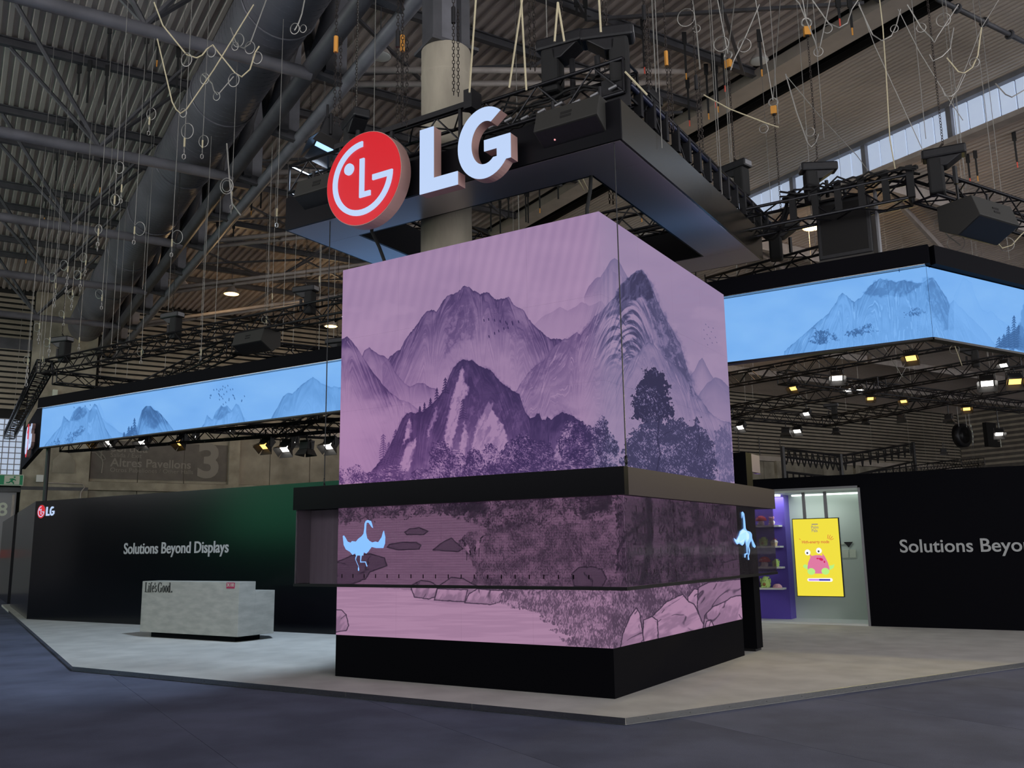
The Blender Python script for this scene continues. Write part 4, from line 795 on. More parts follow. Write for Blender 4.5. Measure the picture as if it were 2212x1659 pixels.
def build_ring():
    x0, x1, y0, y1 = -8.70, -3.98, 8.50, 13.82; z0, z1, zb = 2.125, 2.415, 1.16
    t = thing('transparent_display_ring', (-6.3, 11, zb), 'dark band of transparent display glass wrapped round the tower at head height', 'transparent display')
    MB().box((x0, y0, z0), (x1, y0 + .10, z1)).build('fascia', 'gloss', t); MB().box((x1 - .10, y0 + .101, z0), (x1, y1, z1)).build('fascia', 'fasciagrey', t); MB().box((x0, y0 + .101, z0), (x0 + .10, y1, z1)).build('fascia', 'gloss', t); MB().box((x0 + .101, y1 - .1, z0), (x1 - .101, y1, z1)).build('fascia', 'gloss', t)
    MB().box((x0 + .1, y0 + .1, z1 - .04), (TX0 - .01, y1 - .1, z1 - .02)).build('top_board', 'black', t); MB().box((TX0 - .01, y0 + .1, z1 - .04), (x1 - .1, TY0 - .01, z1 - .02)).build('top_board', 'black', t); MB().box((TX1 + .01, TY0 - .01, z1 - .04), (x1 - .1, y1 - .1, z1 - .02)).build('top_board', 'black', t)
    for a, b in (((x0 + .02, y0 + .02), (x1 - .02, y0 + .045)), ((x1 - .045, y0 + .05), (x1 - .02, y1 - .02)), ((x0 + .02, y0 + .05), (x0 + .045, y1 - .02))): MB().box((*a, zb), (*b, zb + .035)).build('bottom_rail', 'black2', t)
    n = 4
    for i in range(n):
        a = x0 + .03 + (x1 - x0 - .06) * i / n; b = x0 + .03 + (x1 - x0 - .06) * (i + 1) / n
        MB().box((a + .002, y0 + .028, zb + .035), (b - .002, y0 + .036, z0)).build('glass_pane', 'glass', t)
        a = y0 + .05 + (y1 - y0 - .08) * i / n; b = y0 + .05 + (y1 - y0 - .08) * (i + 1) / n
        MB().box((x1 - .036, a + .002, zb + .035), (x1 - .028, b - .002, z0)).build('glass_pane', 'glass', t)
    for a, b in ((x0 + .05, -6.3), (-6.298, x1 - .04)): MB().box((a, y1 - .036, zb + .035), (b, y1 - .028, z0)).build('glass_pane', 'glass', t)
    MB().box((x0 + .02, y0 + .04, zb + .035), (x0 + .035, y0 + .05, z0)).build('glass_edge', 'grey', t)
    for i in range(2):
        a = y0 + .06 + 2.4 * i; MB().box((x0 + .025, a, zb + .035), (x0 + .035, a + 2.39, z0)).build('diffuser_pane', mat('frosted_end_pane', (.16, .15, .165), .7), t) if i == 0 else None
    MB().box((x0 + .04, TY0 + .02, zb + .02), (TX0 - .005, TY0 + .04, z0)).build('inner_blind', mat('grey_inner_blind', (.5, .46, .49), .8, var=.12, vs=2, stretch=(6, 6, .3)), t)  # added grey sheet, stands in for the lit hall reflected in the end glass
    ck = MB()                                   # small driver chips along the glass
    for zz in (1.33, 1.55, 1.77, 1.99):
        for i in range(22): y = y0 + .35 + i * .2; ck.box((x1 - .039, y, zz - .028), (x1 - .036, y + .012, zz + .028))
    for i in range(20): x = TX0 + .3 + i * .18; ck.box((x, y0 + .025, 1.27), (x + .012, y0 + .028, 1.315))
    ck.build('driver_chips', 'black', t)['kind'] = 'stuff'
    def bird(parts, F, nm='lit_crane'):
        for m, poly in parts: MB().prism([(F(x, y)) for x, y in poly], O, AX, UZ, NR).build(nm, m, t)
    # left crane, wings raised
    O = Vector((0, y0 + .024, 0)); AX = UX; NR = UY * .003
    def F(x, y): p = ony(x, y, y0 + .024); return (p.x, p.z)
    s = lambda x, y: (600 + x * .12054, 1000 + y * .12056)
    body = [(1165, 1310), (1185, 1300), (1215, 1345), (1250, 1410), (1300, 1430), (1330, 1400), (1400, 1410), (1440, 1360), (1500, 1315), (1535, 1270), (1550, 1180), (1555, 1090), (1575, 1040), (1610, 1022), (1670, 1040), (1690, 1100), (1705, 1165), (1685, 1155), (1640, 1090), (1620, 1065), (1590, 1075), (1583, 1140), (1578, 1240), (1600, 1350), (1640, 1395), (1690, 1425), (1745, 1410), (1800, 1420), (1860, 1330), (1885, 1240), (1900, 1212), (1925, 1330), (1920, 1440), (1890, 1525), (1760, 1525), (1680, 1505), (1620, 1590), (1585, 1625), (1540, 1600), (1530, 1659), (1400, 1659), (1385, 1620), (1340, 1648), (1290, 1590), (1220, 1550), (1180, 1470)]
    bird([('crane', [s(*q) for q in body])], F)
    w = lambda x, y: (600 + x * .0904, 1180 + y * .0904)
    bird([('crane', [w(1895, 160), (w(1920, 165)), w(1880, 260), w(1862, 320), w(1855, 320), w(1852, 280)]), ('crane', [w(1852, 318), w(1862, 316), w(1930, 480), w(1945, 560), w(1935, 590), w(1915, 580), w(1915, 520), w(1928, 490)]), ('crane', [w(1970, 180), w(2010, 180), w(1995, 280), w(1985, 365), w(2100, 365), w(2125, 440), w(2140, 470), w(2125, 490), w(2105, 440), w(2090, 385), w(1968, 388), w(1970, 300)])], F)
    # right crane, seen flying on the other face
    O = Vector((x1 - .024, 0, 0)); AX = UY; NR = UX * .003
    def F(x, y): p = onpl(x, y, UX, x1 - .024); return (p.y, p.z)
    v = lambda x, y: (1320 + x * .16275, 1050 + y * .16275)
    bird([('crane', [v(*q) for q in [(1735, 430), (1730, 350), (1745, 338), (1765, 365), (1778, 470), (1785, 560), (1800, 590), (1850, 610), (1868, 640), (1870, 690), (1890, 740), (1918, 800), (1905, 820), (1880, 800), (1860, 720), (1838, 760), (1830, 800), (1842, 850), (1835, 900), (1825, 930), (1833, 975), (1820, 980), (1815, 930), (1828, 880), (1822, 820), (1812, 795), (1810, 880), (1815, 905), (1785, 910), (1780, 950), (1770, 945), (1770, 900), (1800, 890), (1795, 800), (1785, 760), (1778, 720), (1760, 770), (1740, 790), (1700, 760), (1670, 775), (1640, 730), (1630, 690), (1660, 715), (1690, 660), (1710, 600), (1740, 575), (1758, 560), (1755, 470), (1748, 370)]])], F)
    bird([('crane_white', [v(*q) for q in [(1635, 700), (1665, 722), (1700, 650), (1725, 590), (1750, 575), (1800, 600), (1830, 640), (1830, 700), (1800, 750), (1775, 700), (1750, 775), (1700, 745), (1668, 765)]])], lambda x, y: (F(x, y)))
    for x, y, pxx in ((x1 - .05, y0 + .17, 0), (x0 + .35, y0 + .20, 1)):
        b = Vector((x, y, z1)); wv = thing('suspension_wire', b, 'thin vertical steel wire holding the corner of the transparent display ring' if pxx == 0 else 'thin steel wire rising from the free end of the transparent display ring', 'wire', None)
        MB().tube([b + UZ * .13, (x, y, 6.045)], .007, 6).build('wire', 'black2', wv); MB().ring(b + UZ * .075, Vector((1, 1, 0)), .045, .01, 14, 5, .55, Vector((1, -1, 0))).build('link', 'black2', wv); MB().tube([b, b + UZ * .04], .014, 6).build('eye_bolt', 'black2', wv)
build_ring()

def build_post():
    t = thing('support_post', (-4.5, 13.6, ZP), 'black square post standing at the rear corner of the tower', 'post')
    MB().box((-4.75, 13.46, ZP + .04), (-4.275, 13.74, 2.98)).build('shaft', 'black', t); MB().box((-4.72, 13.49, ZP), (-4.31, 13.76, ZP + .04)).build('base_plate', 'black2', t)
    MB().box((-4.33, 13.742, 2.70), (-4.278, 14.16, 2.975)).build('head_panel', mat('rose_grey_panel', (.20, .15, .18), .5), t); MB().box((-4.34, 14.0, 2.69), (-4.27, 14.17, 2.70)).build('head_clip', 'alu', t)  # pinkish light falling on the head panel is put into its colour
build_post()

def build_header():
    x0, x1, y0, y1, z0, z1 = -9.13, -3.92, 8.62, 13.85, 6.05, 6.53; wd = .72
    t = thing('header_ring', (-6.5, 11.2, z0), 'square glossy black header frame hung above the screen tower', 'header')
    th = .03
    for nm, lo, hi in (('fascia_panel', (x0, y0, z0), (x1, y0 + th, z1)), ('fascia_panel', (x1 - th, y0 + th, z0), (x1, y1, z1)), ('fascia_panel', (x0, y0 + th, z0), (x0 + th, y1, z1)), ('fascia_panel', (x0 + th, y1 - th, z0), (x1 - th, y1, z1)),
                       ('inner_panel', (x0 + wd, y0 + wd, z0), (x1 - wd, y0 + wd + th, z1)), ('inner_panel', (x1 - wd - th, y0 + wd + th, z0), (x1 - wd, y1 - wd, z1)), ('inner_panel', (x0 + wd, y0 + wd + th, z0), (x0 + wd + th, y1 - wd, z1)), ('inner_panel', (x0 + wd + th, y1 - wd - th, z0), (x1 - wd - th, y1 - wd, z1))):
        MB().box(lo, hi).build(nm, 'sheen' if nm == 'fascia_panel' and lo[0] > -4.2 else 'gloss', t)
    for lo, hi in (((x0 + .03, y0 + .03), (x1 - .03, y0 + wd)), ((x0 + .03, y1 - wd), (x1 - .03, y1 - .03)), ((x0 + .03, y0 + wd), (x0 + wd, y1 - wd)), ((x1 - wd, y0 + wd), (x1 - .03, y1 - wd))): MB().box((lo[0] + .002, lo[1] + .002, z0 - .003), (hi[0] - .002, hi[1] - .002, z0)).build('soffit_panel', 'soffit', t)
    MB().box((-8.2, y0 - .03, 7.02), (-5.95, y0 + .02, 7.09)).build('sign_rail', 'black2', t)
    for x in (-8.1, -7.2, -6.1): MB().box((x - .02, y0 - .02, 6.4), (x + .02, y0 + .02, 7.02)).build('sign_bracket', 'black2', t)
    MB().box((-5.98, y0 - .1, 6.95), (-5.86, y0 + .12, 7.2)).build('sign_clamp', 'black2', t)
    MB().box((-9.0, y0 + .62, 6.53), (-4.1, y0 + .64, 7.0)).build('black_drape', 'strap', t)
    s = thing('header_logo', (-7, 8.4, 5.9), 'large lit red face disc with white LG letters on the header front', 'logo sign')
    Y = 8.35
    _logo(s, Vector((-8.09, Y, 5.705)), UX, UZ, .632, .2)
    letter(s, LP, (-6.53, Y, 5.90), UX, UZ, .575, .845, .16); letter(s, GP, (-5.95, Y, 5.885), UX, UZ, .76, .895, .16)
    return t
build_header()

# ---------------------------------------------------------------- ribbon screen over the stand
def build_ribbon():
    Y, z0, z1 = 13.3, 4.355, 5.36; a, c = -22.84, -1.52
    t = thing('ribbon_screen', (-12, Y, z0), 'long hanging blue ribbon screen with painted mountains that turns a corner behind the tower', 'ribbon screen')
    def paint(p0, ux, w, res, which):
        nw, nh = int(w * res), int((z1 - z0) * res); U, V = np.meshgrid((np.arange(nw) + .5) / nw, (np.arange(nh) + .5) / nh)
        P = np.array(p0)[None, None, :] + np.array(ux)[None, None, :] * (U * w)[..., None] + np.array([0, 0, -1.])[None, None, :] * (V * (z1 - z0))[..., None]
        X, Yy = picture_xy(P); return paint_ribbon(X, Yy, which)
    segs = [(a, -8.0, 0, 110), (-8.0, -3.75, None, 20), (-3.75, c, 1, 260)]
    for s0, s1, wch, res in segs:
        im = paint_image('ribbon_picture', paint((s0, Y, z1), (1, 0, 0), s1 - s0, res, wch if wch is not None else 1)); m = screen_mat('ribbon_screen_picture', im)
        quad_uv('screen_panel', [(s0, Y - .004, z1), (s1, Y - .004, z1), (s1, Y - .004, z0), (s0, Y - .004, z0)], m, t)
    C = Vector((c, Y, 0)); Lr = 9.; im = paint_image('ribbon_side_picture', paint((c, Y, z1), tuple(HB), 3.2, 240, 1)); m = screen_mat('ribbon_side_screen', im); n = HA * -.004
    e = C + HB * 3.2; quad_uv('screen_panel', [C + UZ * z1 + n, e + UZ * z1 + n, e + UZ * z0 + n, C + UZ * z0 + n], m, t)
    im2 = paint_image('ribbon_far_picture', paint((e.x, e.y, z1), tuple(HB), 5., 30, 1)); e2 = e + HB * 5; quad_uv('screen_panel', [e + UZ * z1 + n, e2 + UZ * z1 + n, e2 + UZ * z0 + n, e + UZ * z0 + n], screen_mat('ribbon_far_screen', im2), t)
    A = Vector((a, Y, 0)); back = MB()
    MB().box((a, Y, z0), (c - .1, Y + .12, z1)).build('cabinet', 'black', t); MB().prism([(0, 0), (8.2, 0), (8.2, .12), (.06, .12)], C + UZ * z0, HB, HA, UZ * (z1 - z0)).build('cabinet', 'black', t)
    zf = 5.64; MB().box((a - .03, Y - .12, z1 + .012), (c + .06, Y + .15, zf)).build('fascia', 'black', t); q = C + UY * -.12; MB().prism([(0.03, -.13), (8.2, -.13), (8.2, .14), (.1, .14)], C + UZ * (z1 + .012), HB, HA, UZ * (zf - z1 - .012)).build('fascia', 'black', t)
    MB().box((a - .03, Y - .12, z1 + .004), (c, Y - .0, z1 + .012)).build('trim_strip', 'alu', t)
    MB().box((a, Y - .02, z0 - .03), (c, Y + .12, z0)).build('bottom_trim', 'black2', t); MB().prism([(0, -.02), (8.2, -.02), (8.2, .12), (.06, .12)], C + UZ * (z0 - .03), HB, HA, UZ * .03).build('bottom_trim', 'black2', t)
    MB().prism([(0, 0), (7, 0), (7, .12), (0, .12)], A + UZ * z0, HA, HB, UZ * (zf - z0)).build('end_cabinet', 'black', t)
    s = thing('ribbon_end_logo', A + HA * .5 + UZ * z0, 'lit logo seen edge-on at the far end of the blue ribbon screen', 'logo sign')
    o = A - HB * .16 + HA * 2.9 + UZ * (z0 - .05); logo(s, o, -HA, UZ, .48, .1)
    for px in ((107, 941),):
        p = ony(*px, 13.7); b = tag(MB().tube([(p.x, 13.7, 2.9), (p.x, 13.7, z0 + .3)], .055, 8).build('support_pole', 'black2'), 'dark steel pole between the black partition and the ribbon screen above it', 'pole')
build_ribbon()
# ================================================================ SOFT TOYS IN THE ALCOVE
for nm, c in dict(t_white=(.75, .70, .68), t_pink=(.80, .45, .52), t_red=(.62, .06, .07), t_green=(.50, .72, .22), t_brown=(.36, .18, .06), t_cream=(.82, .66, .40), t_dark=(.02, .02, .02), t_blue=(.45, .68, .80), t_yellow=(.85, .72, .25)).items(): M[nm] = mat('plush_' + nm[2:], c, .95, bump=.4, bs=90)
def toy(kind, x, z, lab, s=1.):
    y = 18.86 - .02; o = Vector((x, y, z)); t = thing('soft_toy', o, lab, 'soft toy', None)
    def B(nm, m, c, rx, ry=None, rz=None): MB().ball(o + Vector(c) * s, rx * s, (ry or rx) * s, (rz or rx) * s).build(nm, m, t, True)
    eye = lambda dx, zz, yy: [B('eye', 't_dark', (e * dx, yy, zz), .008) for e in (-1, 1)]
    if kind == 'mushroom':
        MB().lathe([(.02, 0), (.062 * s, .004), (.07 * s, .05 * s), (.055 * s, .1 * s), (.05 * s, .11 * s)], o, 14).build('stem', 't_white', t, True); MB().lathe([(.05 * s, .095 * s), (.115 * s, .10 * s), (.118 * s, .125 * s), (.09 * s, .175 * s), (.05 * s, .2 * s), (.005, .208 * s)], o, 16).build('cap', 't_red', t, True)
        for a, zz, r in ((-1.9, .14, .1), (-1.2, .165, .083), (-2.5, .13, .105)): B('cap_spot', 't_white', (math.cos(a) * r, math.sin(a) * r, zz), .018, .012, .018)
        for e in (-1, 1): B('foot', 't_white', (e * .05, -.05, .02), .03, .035, .02)
        eye(.022, .06, -.066)
    elif kind == 'avocado':
        MB().lathe([(.02, 0), (.08 * s, .006), (.098 * s, .05 * s), (.085 * s, .12 * s), (.055 * s, .185 * s), (.03 * s, .215 * s), (.004, .222 * s)], o, 16).build('body', 't_green', t, True); B('stone', 't_brown', (.0, -.082, .065), .036, .02, .036); eye(.02, .135, -.075); B('leaf', 't_green', (.05, 0, .2), .035, .012, .014)
        for e in (-1, 1): B('ear', 't_green', (e * .09, 0, .13), .018, .02, .05); B('foot', 't_green', (e * .05, -.07, .02), .03, .03, .02)
    elif kind == 'cupcake':
        MB().lathe([(.06 * s, 0), (.075 * s, .07 * s), (.07 * s, .072 * s)], o, 16).build('cup', 't_cream', t); MB().lathe([(.078 * s, .068 * s), (.085 * s, .085 * s), (.06 * s, .115 * s), (.03 * s, .135 * s), (.004, .14 * s)], o, 14).build('frosting', 't_white', t, True); B('cherry', 't_red', (.01, 0, .148), .018); eye(.02, .04, -.075); B('ear', 't_brown', (.05, 0, .13), .012, .012, .02)
    elif kind == 'pup':
        B('body', 't_white', (0, 0, .055), .07, .06, .058); B('head', 't_pink', (.0, -.02, .13), .05); eye(.018, .14, -.066)
        for e in (-1, 1): B('ear', 't_pink', (e * .045, -.01, .16), .018, .012, .03); B('foot', 't_pink', (e * .04, -.06, .02), .025, .03, .02)
    elif kind == 'rainbow':
        for i, (m, r) in enumerate((('t_pink', .1), ('t_yellow', .082), ('t_green', .064), ('t_blue', .046))): MB().lathe([(r * s, 0), (r * s * .97, r * s * .3), (r * s * .75, r * s * .62), (r * s * .4, r * s * .82), (.003, r * s * .86)], o - UY * (.012 * i), 14).build('band', m, t, True)
        eye(.02, .04, -.09)
Z = (1.985, 1.565, 1.145, .725)
toy('pup', -5.52, Z[0], 'small pink and white soft toy at the end of the top violet shelf', .95); toy('mushroom', -5.74, Z[0], 'red capped mushroom soft toy on the top violet shelf', .95); toy('pup', -6.0, Z[0], 'pale soft toy beyond the mushroom on the top violet shelf', .95)
toy('cupcake', -5.50, Z[1], 'cream cupcake soft toy at the end of the second violet shelf', .95); toy('avocado', -5.72, Z[1], 'green soft toy beside the cupcake on the second violet shelf', .85); toy('mushroom', -5.98, Z[1], 'small dark red soft toy beyond the green one on the second violet shelf', .6)
toy('avocado', -5.49, Z[2], 'light green avocado soft toy at the end of the third violet shelf', .72); toy('mushroom', -5.72, Z[2], 'broad red mushroom soft toy in the middle of the third violet shelf', 1.); toy('pup', -5.97, Z[2], 'small pale soft toy beyond the mushroom on the third violet shelf', .75)
toy('rainbow', -5.49, Z[3], 'low pastel rainbow soft toy at the end of the lowest violet shelf', .95); toy('avocado', -5.73, Z[3], 'large green avocado soft toy on the lowest violet shelf', 1.05); toy('mushroom', -5.95, Z[3], 'small red and white mushroom soft toy on the lowest violet shelf', .75)

# ================================================================ RIGGING
TRS = []
def roof_z(v): return 12.1 if v.dot(HB) > 22.3 else 13.1
def truss(p, q, lab, w=.32, h=.32, split=False, r=.025, pitch=.36, up=UZ, group=None, name='box_truss'):
    p = Vector(p); q = Vector(q); d = (q - p); L = d.length; d.normalize(); s = d.cross(up).normalized(); u = s.cross(d); t = thing(name, (p + q) / 2, lab, 'truss', group)
    cs = [s * (w / 2) * a + u * (h / 2) * b for a, b in ((-1, -1), (1, -1), (1, 1), (-1, 1))]
    for c in cs: MB().tube([p + c, q + c], r, 7).build('chord', 'truss', t, True)
    n = max(2, int(L / pitch)); mb = MB()
    for i in range(n):
        a = p + d * (L * i / n); b = p + d * (L * (i + 1) / n)
        for k in range(4):
            c0, c1 = cs[k], cs[(k + 1) % 4]
            if i % 2: c0, c1 = c1, c0
            m = MB() if split and k in (0, 1, 2, 3) else mb
            m.tube([a + c0, b + c1], r * .5, 5, cap=False)
            if split: m.build('brace', 'truss', t)
    for e in (p, q):
        for k in range(4): mb.tube([e + cs[k], e + cs[(k + 1) % 4]], r * .7, 5)
    ob = mb.build('lattice', 'truss', t); ob['kind'] = 'stuff'; TRS.append((p, q, h))
    for k in range(2 if L < 6 else 3):
        c = p.lerp(q, (k + .35) / (2.7 if L >= 6 else 1.7)) + u * (h / 2); MB().tube([c, Vector((c.x, c.y, roof_z(c)))], .006, 4).build('hanger_cable', 'wire', t)
    return t
# square of truss carrying the header
truss((-9.4, 9.12, 6.98), (-4.0, 9.12, 6.98), 'black lattice truss over the header front behind the white letters', .4, .42, True)
truss((-4.22, 9.36, 6.82), (-4.22, 14.6, 6.82), 'black lattice truss along the side of the header facing the yellow alcove', .4, .40)
truss((-8.85, 9.36, 6.98), (-8.85, 13.2, 6.98), 'black lattice truss along the far side of the header behind the red disc', .4, .42)
truss((-9.2, 13.45, 6.98), (-4.45, 13.45, 6.98), 'black lattice truss along the rear of the header above the tower', .4, .42)
truss((-23.0, 13.42, 6.50), (-1.65, 13.42, 6.55), 'very long black truss directly above the blue ribbon screen', .36, .34)
_c = Vector((-1.45, 13.42, 6.55)); truss(_c, _c + HB * 8, 'black truss above the ribbon screen beyond its corner', .36, .34)
_a = Vector((-22.9, 13.3, 6.5)); truss(_a, _a + HA * 16, 'black truss running away from the far end of the ribbon screen', .36, .34)
truss(_a + UY * .3 - UZ * .25, _a + Vector((3.0, 12, -.25)), 'black truss running back from the far end of the ribbon over the partition', .34, .3)
_n = ony(505, 748, 14.2); truss(_n, _n + HB * 9, 'short dark truss leading from the hanging loudspeaker toward the tower', .34, .32); truss(_n, _n + HA * 10 - HB * 1.2, 'dark truss crossing behind the ribbon fascia below the loudspeaker', .34, .32)
_n = ony(455, 922, 17.5); truss(_n, _n + HB * 12, 'low dark truss with flood lamps seen under the blue ribbon', .3, .3); _m = ony(600, 938, 17.); truss(_m, _m + Vector((3.6, -1.2, .55)), 'low dark truss meeting the tower edge under the blue ribbon', .3, .3)
truss((-24.5, 15., 4.62), (-13.2, 15., 4.35), 'low dark truss carrying the row of lamps under the blue ribbon', .26, .26)
z = 6.3
truss(onz(1540, 624, 6.3), onz(1830, 546, 6.3), 'dark truss showing between the tower top and the ribbon corner', .4, .34)
truss(onz(1560, 824, z), onz(2230, 702, z) + UZ * 0, 'long dark truss passing just under the ribbon corner', .36, .36)
truss(onz(1690, 815, z), onz(2212, 880, z), 'dark truss sloping across the far rig on the alcove side', .36, .36)
truss(onz(1585, 892, z), onz(1785, 911, z), 'far dark truss above the louvred wall beside the tower', .36, .36)
truss(onz(1785, 911, z), onz(2212, 829, z), 'far dark truss with small lamps above the louvred wall', .36, .36)
truss(onz(1575, 890, z), onz(1905, 828, z), 'far dark truss crossing behind the ribbon beside the tower edge', .36, .36)
truss(onz(1880, 834, z), onz(2212, 776, z), 'far dark truss with bright lamps at the edge of the rig', .36, .36)
truss(onz(1572, 735, z), onz(1715, 700, z), 'dark truss half hidden between tower and ribbon screen', .36, .36)
truss(ata(1985, 1018, 40), ata(2120, 1008, 40), 'grey lattice truss low above the alcove wall in the far hall', .5, .5); truss(ata(2010, 1008, 39.5), ata(2120, 997, 39.5), 'grey lattice truss behind another low above the alcove wall', .5, .5); truss(ata(1860, 1032, 36), ata(2070, 1000, 36), 'grey lattice truss rising to one side low above the alcove wall', .5, .5)

def hoist(c, lab, s=1., yaw=0., chain_to=12.9, hook=None, drop=None, flip=1):
    c = Vector(c); t = thing('chain_hoist', c, lab, 'chain hoist'); ca, sa = math.cos(yaw), math.sin(yaw); X = Vector((ca, sa, 0)) * flip; Y = Vector((-sa, ca, 0)); ax = (X, Y, UZ)
    MB().box((-.30 * s, -.13 * s, .02 * s), (.30 * s, .13 * s, .17 * s), ax, c).build('motor_housing', 'black2', t, bevel=.03 * s)
    MB().prism([(-.24 * s, .02 * s), (-.02 * s, -.13 * s), (.08 * s, -.13 * s), (.1 * s, .02 * s)], c - Y * .12 * s, X, UZ, Y * .24 * s).build('gearbox', 'black2', t, bevel=.015)
    MB().box((.02 * s, -.12 * s, -.52 * s), (.24 * s, .12 * s, .03 * s), ax, c).build('chain_bag', 'strap', t, bevel=.035 * s)
    MB().box((.301 * s, -.1 * s, .05 * s), (.306 * s, .1 * s, .14 * s), ax, c).build('label_plate', 'grey', t)
    MB().tube([c + UZ * .17 * s, c + UZ * .21 * s + X * .04, c + UZ * .25 * s], .02, 6).build('top_hook', 'chain', t)
    e = c - UZ * .13 * s - X * .12 * s; MB().tube([e, e - UZ * (.26 if drop is None else drop)], .035 * s, 6).build('lower_hook', 'black2', t)
    top = c + UZ * .24 * s
    if hook: 
        hk = top.copy(); hk.z = hook; MB().chain(top, hk).build('lift_chain', 'chain', t)
        MB().tube([hk, hk + UZ * .10], .035, 6).build('hook_block', 'black2', t); MB().box((-.05, -.04, .02), (.05, .04, .16), ax, hk).build('hook_cover', 'orange', t); MB().ring(hk + UZ * .24, Y, .075, .014, 14, 5).build('bow_shackle', 'wire', t)
        for dx in (-1, 1): MB().tube([hk + UZ * .28, hk + UZ * (chain_to - hk.z) + HB * dx * 1.3 + HA * dx * .6], .009, 5).build('bridle_cable', 'wire', t)
    else: MB().chain(top, (top.x, top.y, chain_to)).build('lift_chain', 'chain', t)
    return t
hoist(ony(1215, 112, 9.1), 'large black chain hoist above the letter G end of the header', 1.05, .1, flip=-1, drop=.5)
hoist(ony(1312, 96, 9.0), 'black chain hoist with white label plate over the front corner of the header', 1.05, .35)
hoist(ony(768, 272, 9.1), 'black chain hoist standing over the red disc of the header logo', .95, -.5, flip=-1)
hoist(onpl(1402, 222, UX, -4.2), 'small flat black hoist on the header side facing the clerestory', .8, 1.57)
hoist(onpl(1588, 372, UX, -4.2), 'black chain hoist at the rear end of the header side', .85, -.3, hook=9.3)
hoist(ony(1768, 375, 13.4), 'black chain hoist above the ribbon truss with a large bag', .9, .5, hook=9.35, flip=-1)
hoist(ony(2040, 345, 13.4), 'black chain hoist over the corner of the ribbon truss', .95, .1, hook=9.6, flip=-1)
hoist(ony(1690, 500, 14.8), 'black chain hoist behind the header beside the glowing orange lamp', .95, .2, hook=8.9, flip=-1)
hoist(ony(660, 634, 13.4), 'black chain hoist on the ribbon truss close to the tower', .9, .2)
hoist(ony(372, 690, 13.4), 'black chain hoist half way along the ribbon truss', .95, .1, flip=1)
hoist(ony(133, 742, 13.4), 'dark chain hoist with grey bag near the far end of the ribbon truss', 1., .2)
hoist(ony(728, 745, 16.), 'dark chain hoist partly hidden beside the tower above the ribbon', .95, .2)
hoist(ony(680, 880, 17.5), 'black hoist standing on the low truss under the ribbon near the tower', .8, .2, chain_to=9)
hoist(onz(1795, 880, 6.8), 'dark box hoist on the far truss above the louvred wall', .9, 0, chain_to=9.5)
hoist(onz(2095, 760, 6.9), 'dark hoist on the far rig under the ribbon screen', .9, 0, chain_to=9.5)

M['indicator_rose'] = mat('rose_indicator', (.5, .2, .2), .4, em=(.85, .35, .35), es=1.)  # glowing bead, imitates a pink reflection on one loudspeaker
def speaker(c, w, lab, yaw=0., s=1., rose=False):
    c = Vector(c); ca, sa = math.cos(yaw), math.sin(yaw); X = Vector((ca, sa, 0)); Y = Vector((-sa, ca, 0)); t = thing('loudspeaker', c, lab, 'loudspeaker')
    P = [(-.02 * s, .20 * s), (-.10 * s, -.06 * s), (.20 * s, -.22 * s), (.42 * s, -.10 * s), (.42 * s, .20 * s)]; L = c - X * w / 2
    MB().prism(P, L, Y, UZ, X * w).build('cabinet', mat('speaker_cabinet_paint', (.035, .034, .03), .6) if 'spk' not in M else 'spk', t, bevel=.008)
    a = L + X * .02 + Y * (-.085 * s) + UZ * (-.073 * s); b = L + X * .02 + Y * (.185 * s) + UZ * (-.217 * s); n = -(b - a).cross(X).normalized() * .004
    if n.z > 0: n = -n
    MB().hexa([a, a + X * (w - .04), b + X * (w - .04), b, a + n, a + X * (w - .04) + n, b + X * (w - .04) + n, b + n]).build('grille', 'black2', t)
    for dz in (.09, .04):
        q = c + UZ * dz * s + Y * (-.10 + (dz + .06) / .26 * .08) * s; MB().box((-.07, -.006, -.014), (.07, .01, .014), (X, Y, UZ), q - Y * .002).build('handle_slot', 'dark', t)
    q = a.lerp(b, .5) - X * (w * .28 - w * 0) + X * (w * .5 - w * .5) + X * (w * .5); MB().ball(q + n, .012, n=8, m=5).build('indicator', 'indicator_rose', t) if rose else None
    for e in (.12, .88): MB().tube([L + X * w * e + Y * .2 * s + UZ * .2 * s, L + X * w * e + Y * .2 * s + UZ * (.42 * s)], .02, 6).build('bracket', 'black2', t)
speaker(ony(1228, 262, 8.50), .82, 'black loudspeaker hung on the header beside the letter G', 0, 1.0, True)
speaker(ony(690, 408, 8.50), .8, 'black loudspeaker on the header behind the red disc', 0, .95)
speaker(ony(540, 736, 13.25), .92, 'black loudspeaker slung under the ribbon truss', 0, 1.1)
speaker(ony(2142, 470, 13.9), .95, 'black loudspeaker with blue glow hung past the ribbon corner', 1.1, 1.2)
_s = thing('projector_box', ony(1824, 500, 13.6), 'big dark cabinet hanging under the ribbon truss with its back to the hall', 'loudspeaker'); _p = ony(1826, 500, 13.6)
MB().box((-.40, -.3, -.42), (.36, .3, .48), None, None).build('x', 'black2', _s) if False else None
_b = MB().box((_p.x - .40, _p.y - .05, _p.z - .40), (_p.x + .38, _p.y + .5, _p.z + .50)); _b.build('cabinet', 'black2', _s, bevel=.02)
MB().box((_p.x - .34, _p.y - .056, _p.z - .33), (_p.x + .32, _p.y - .051, _p.z + .44)).build('grille', 'dark', _s); MB().prism([(-.40, -.40), (.38, -.40), (.38, -.46), (-.34, -.62)], (_p.x, _p.y - .05, _p.z), UX, UZ, UY * .4).build('lower_wedge', mat('speaker_flank', (.06, .055, .05), .7), _s)
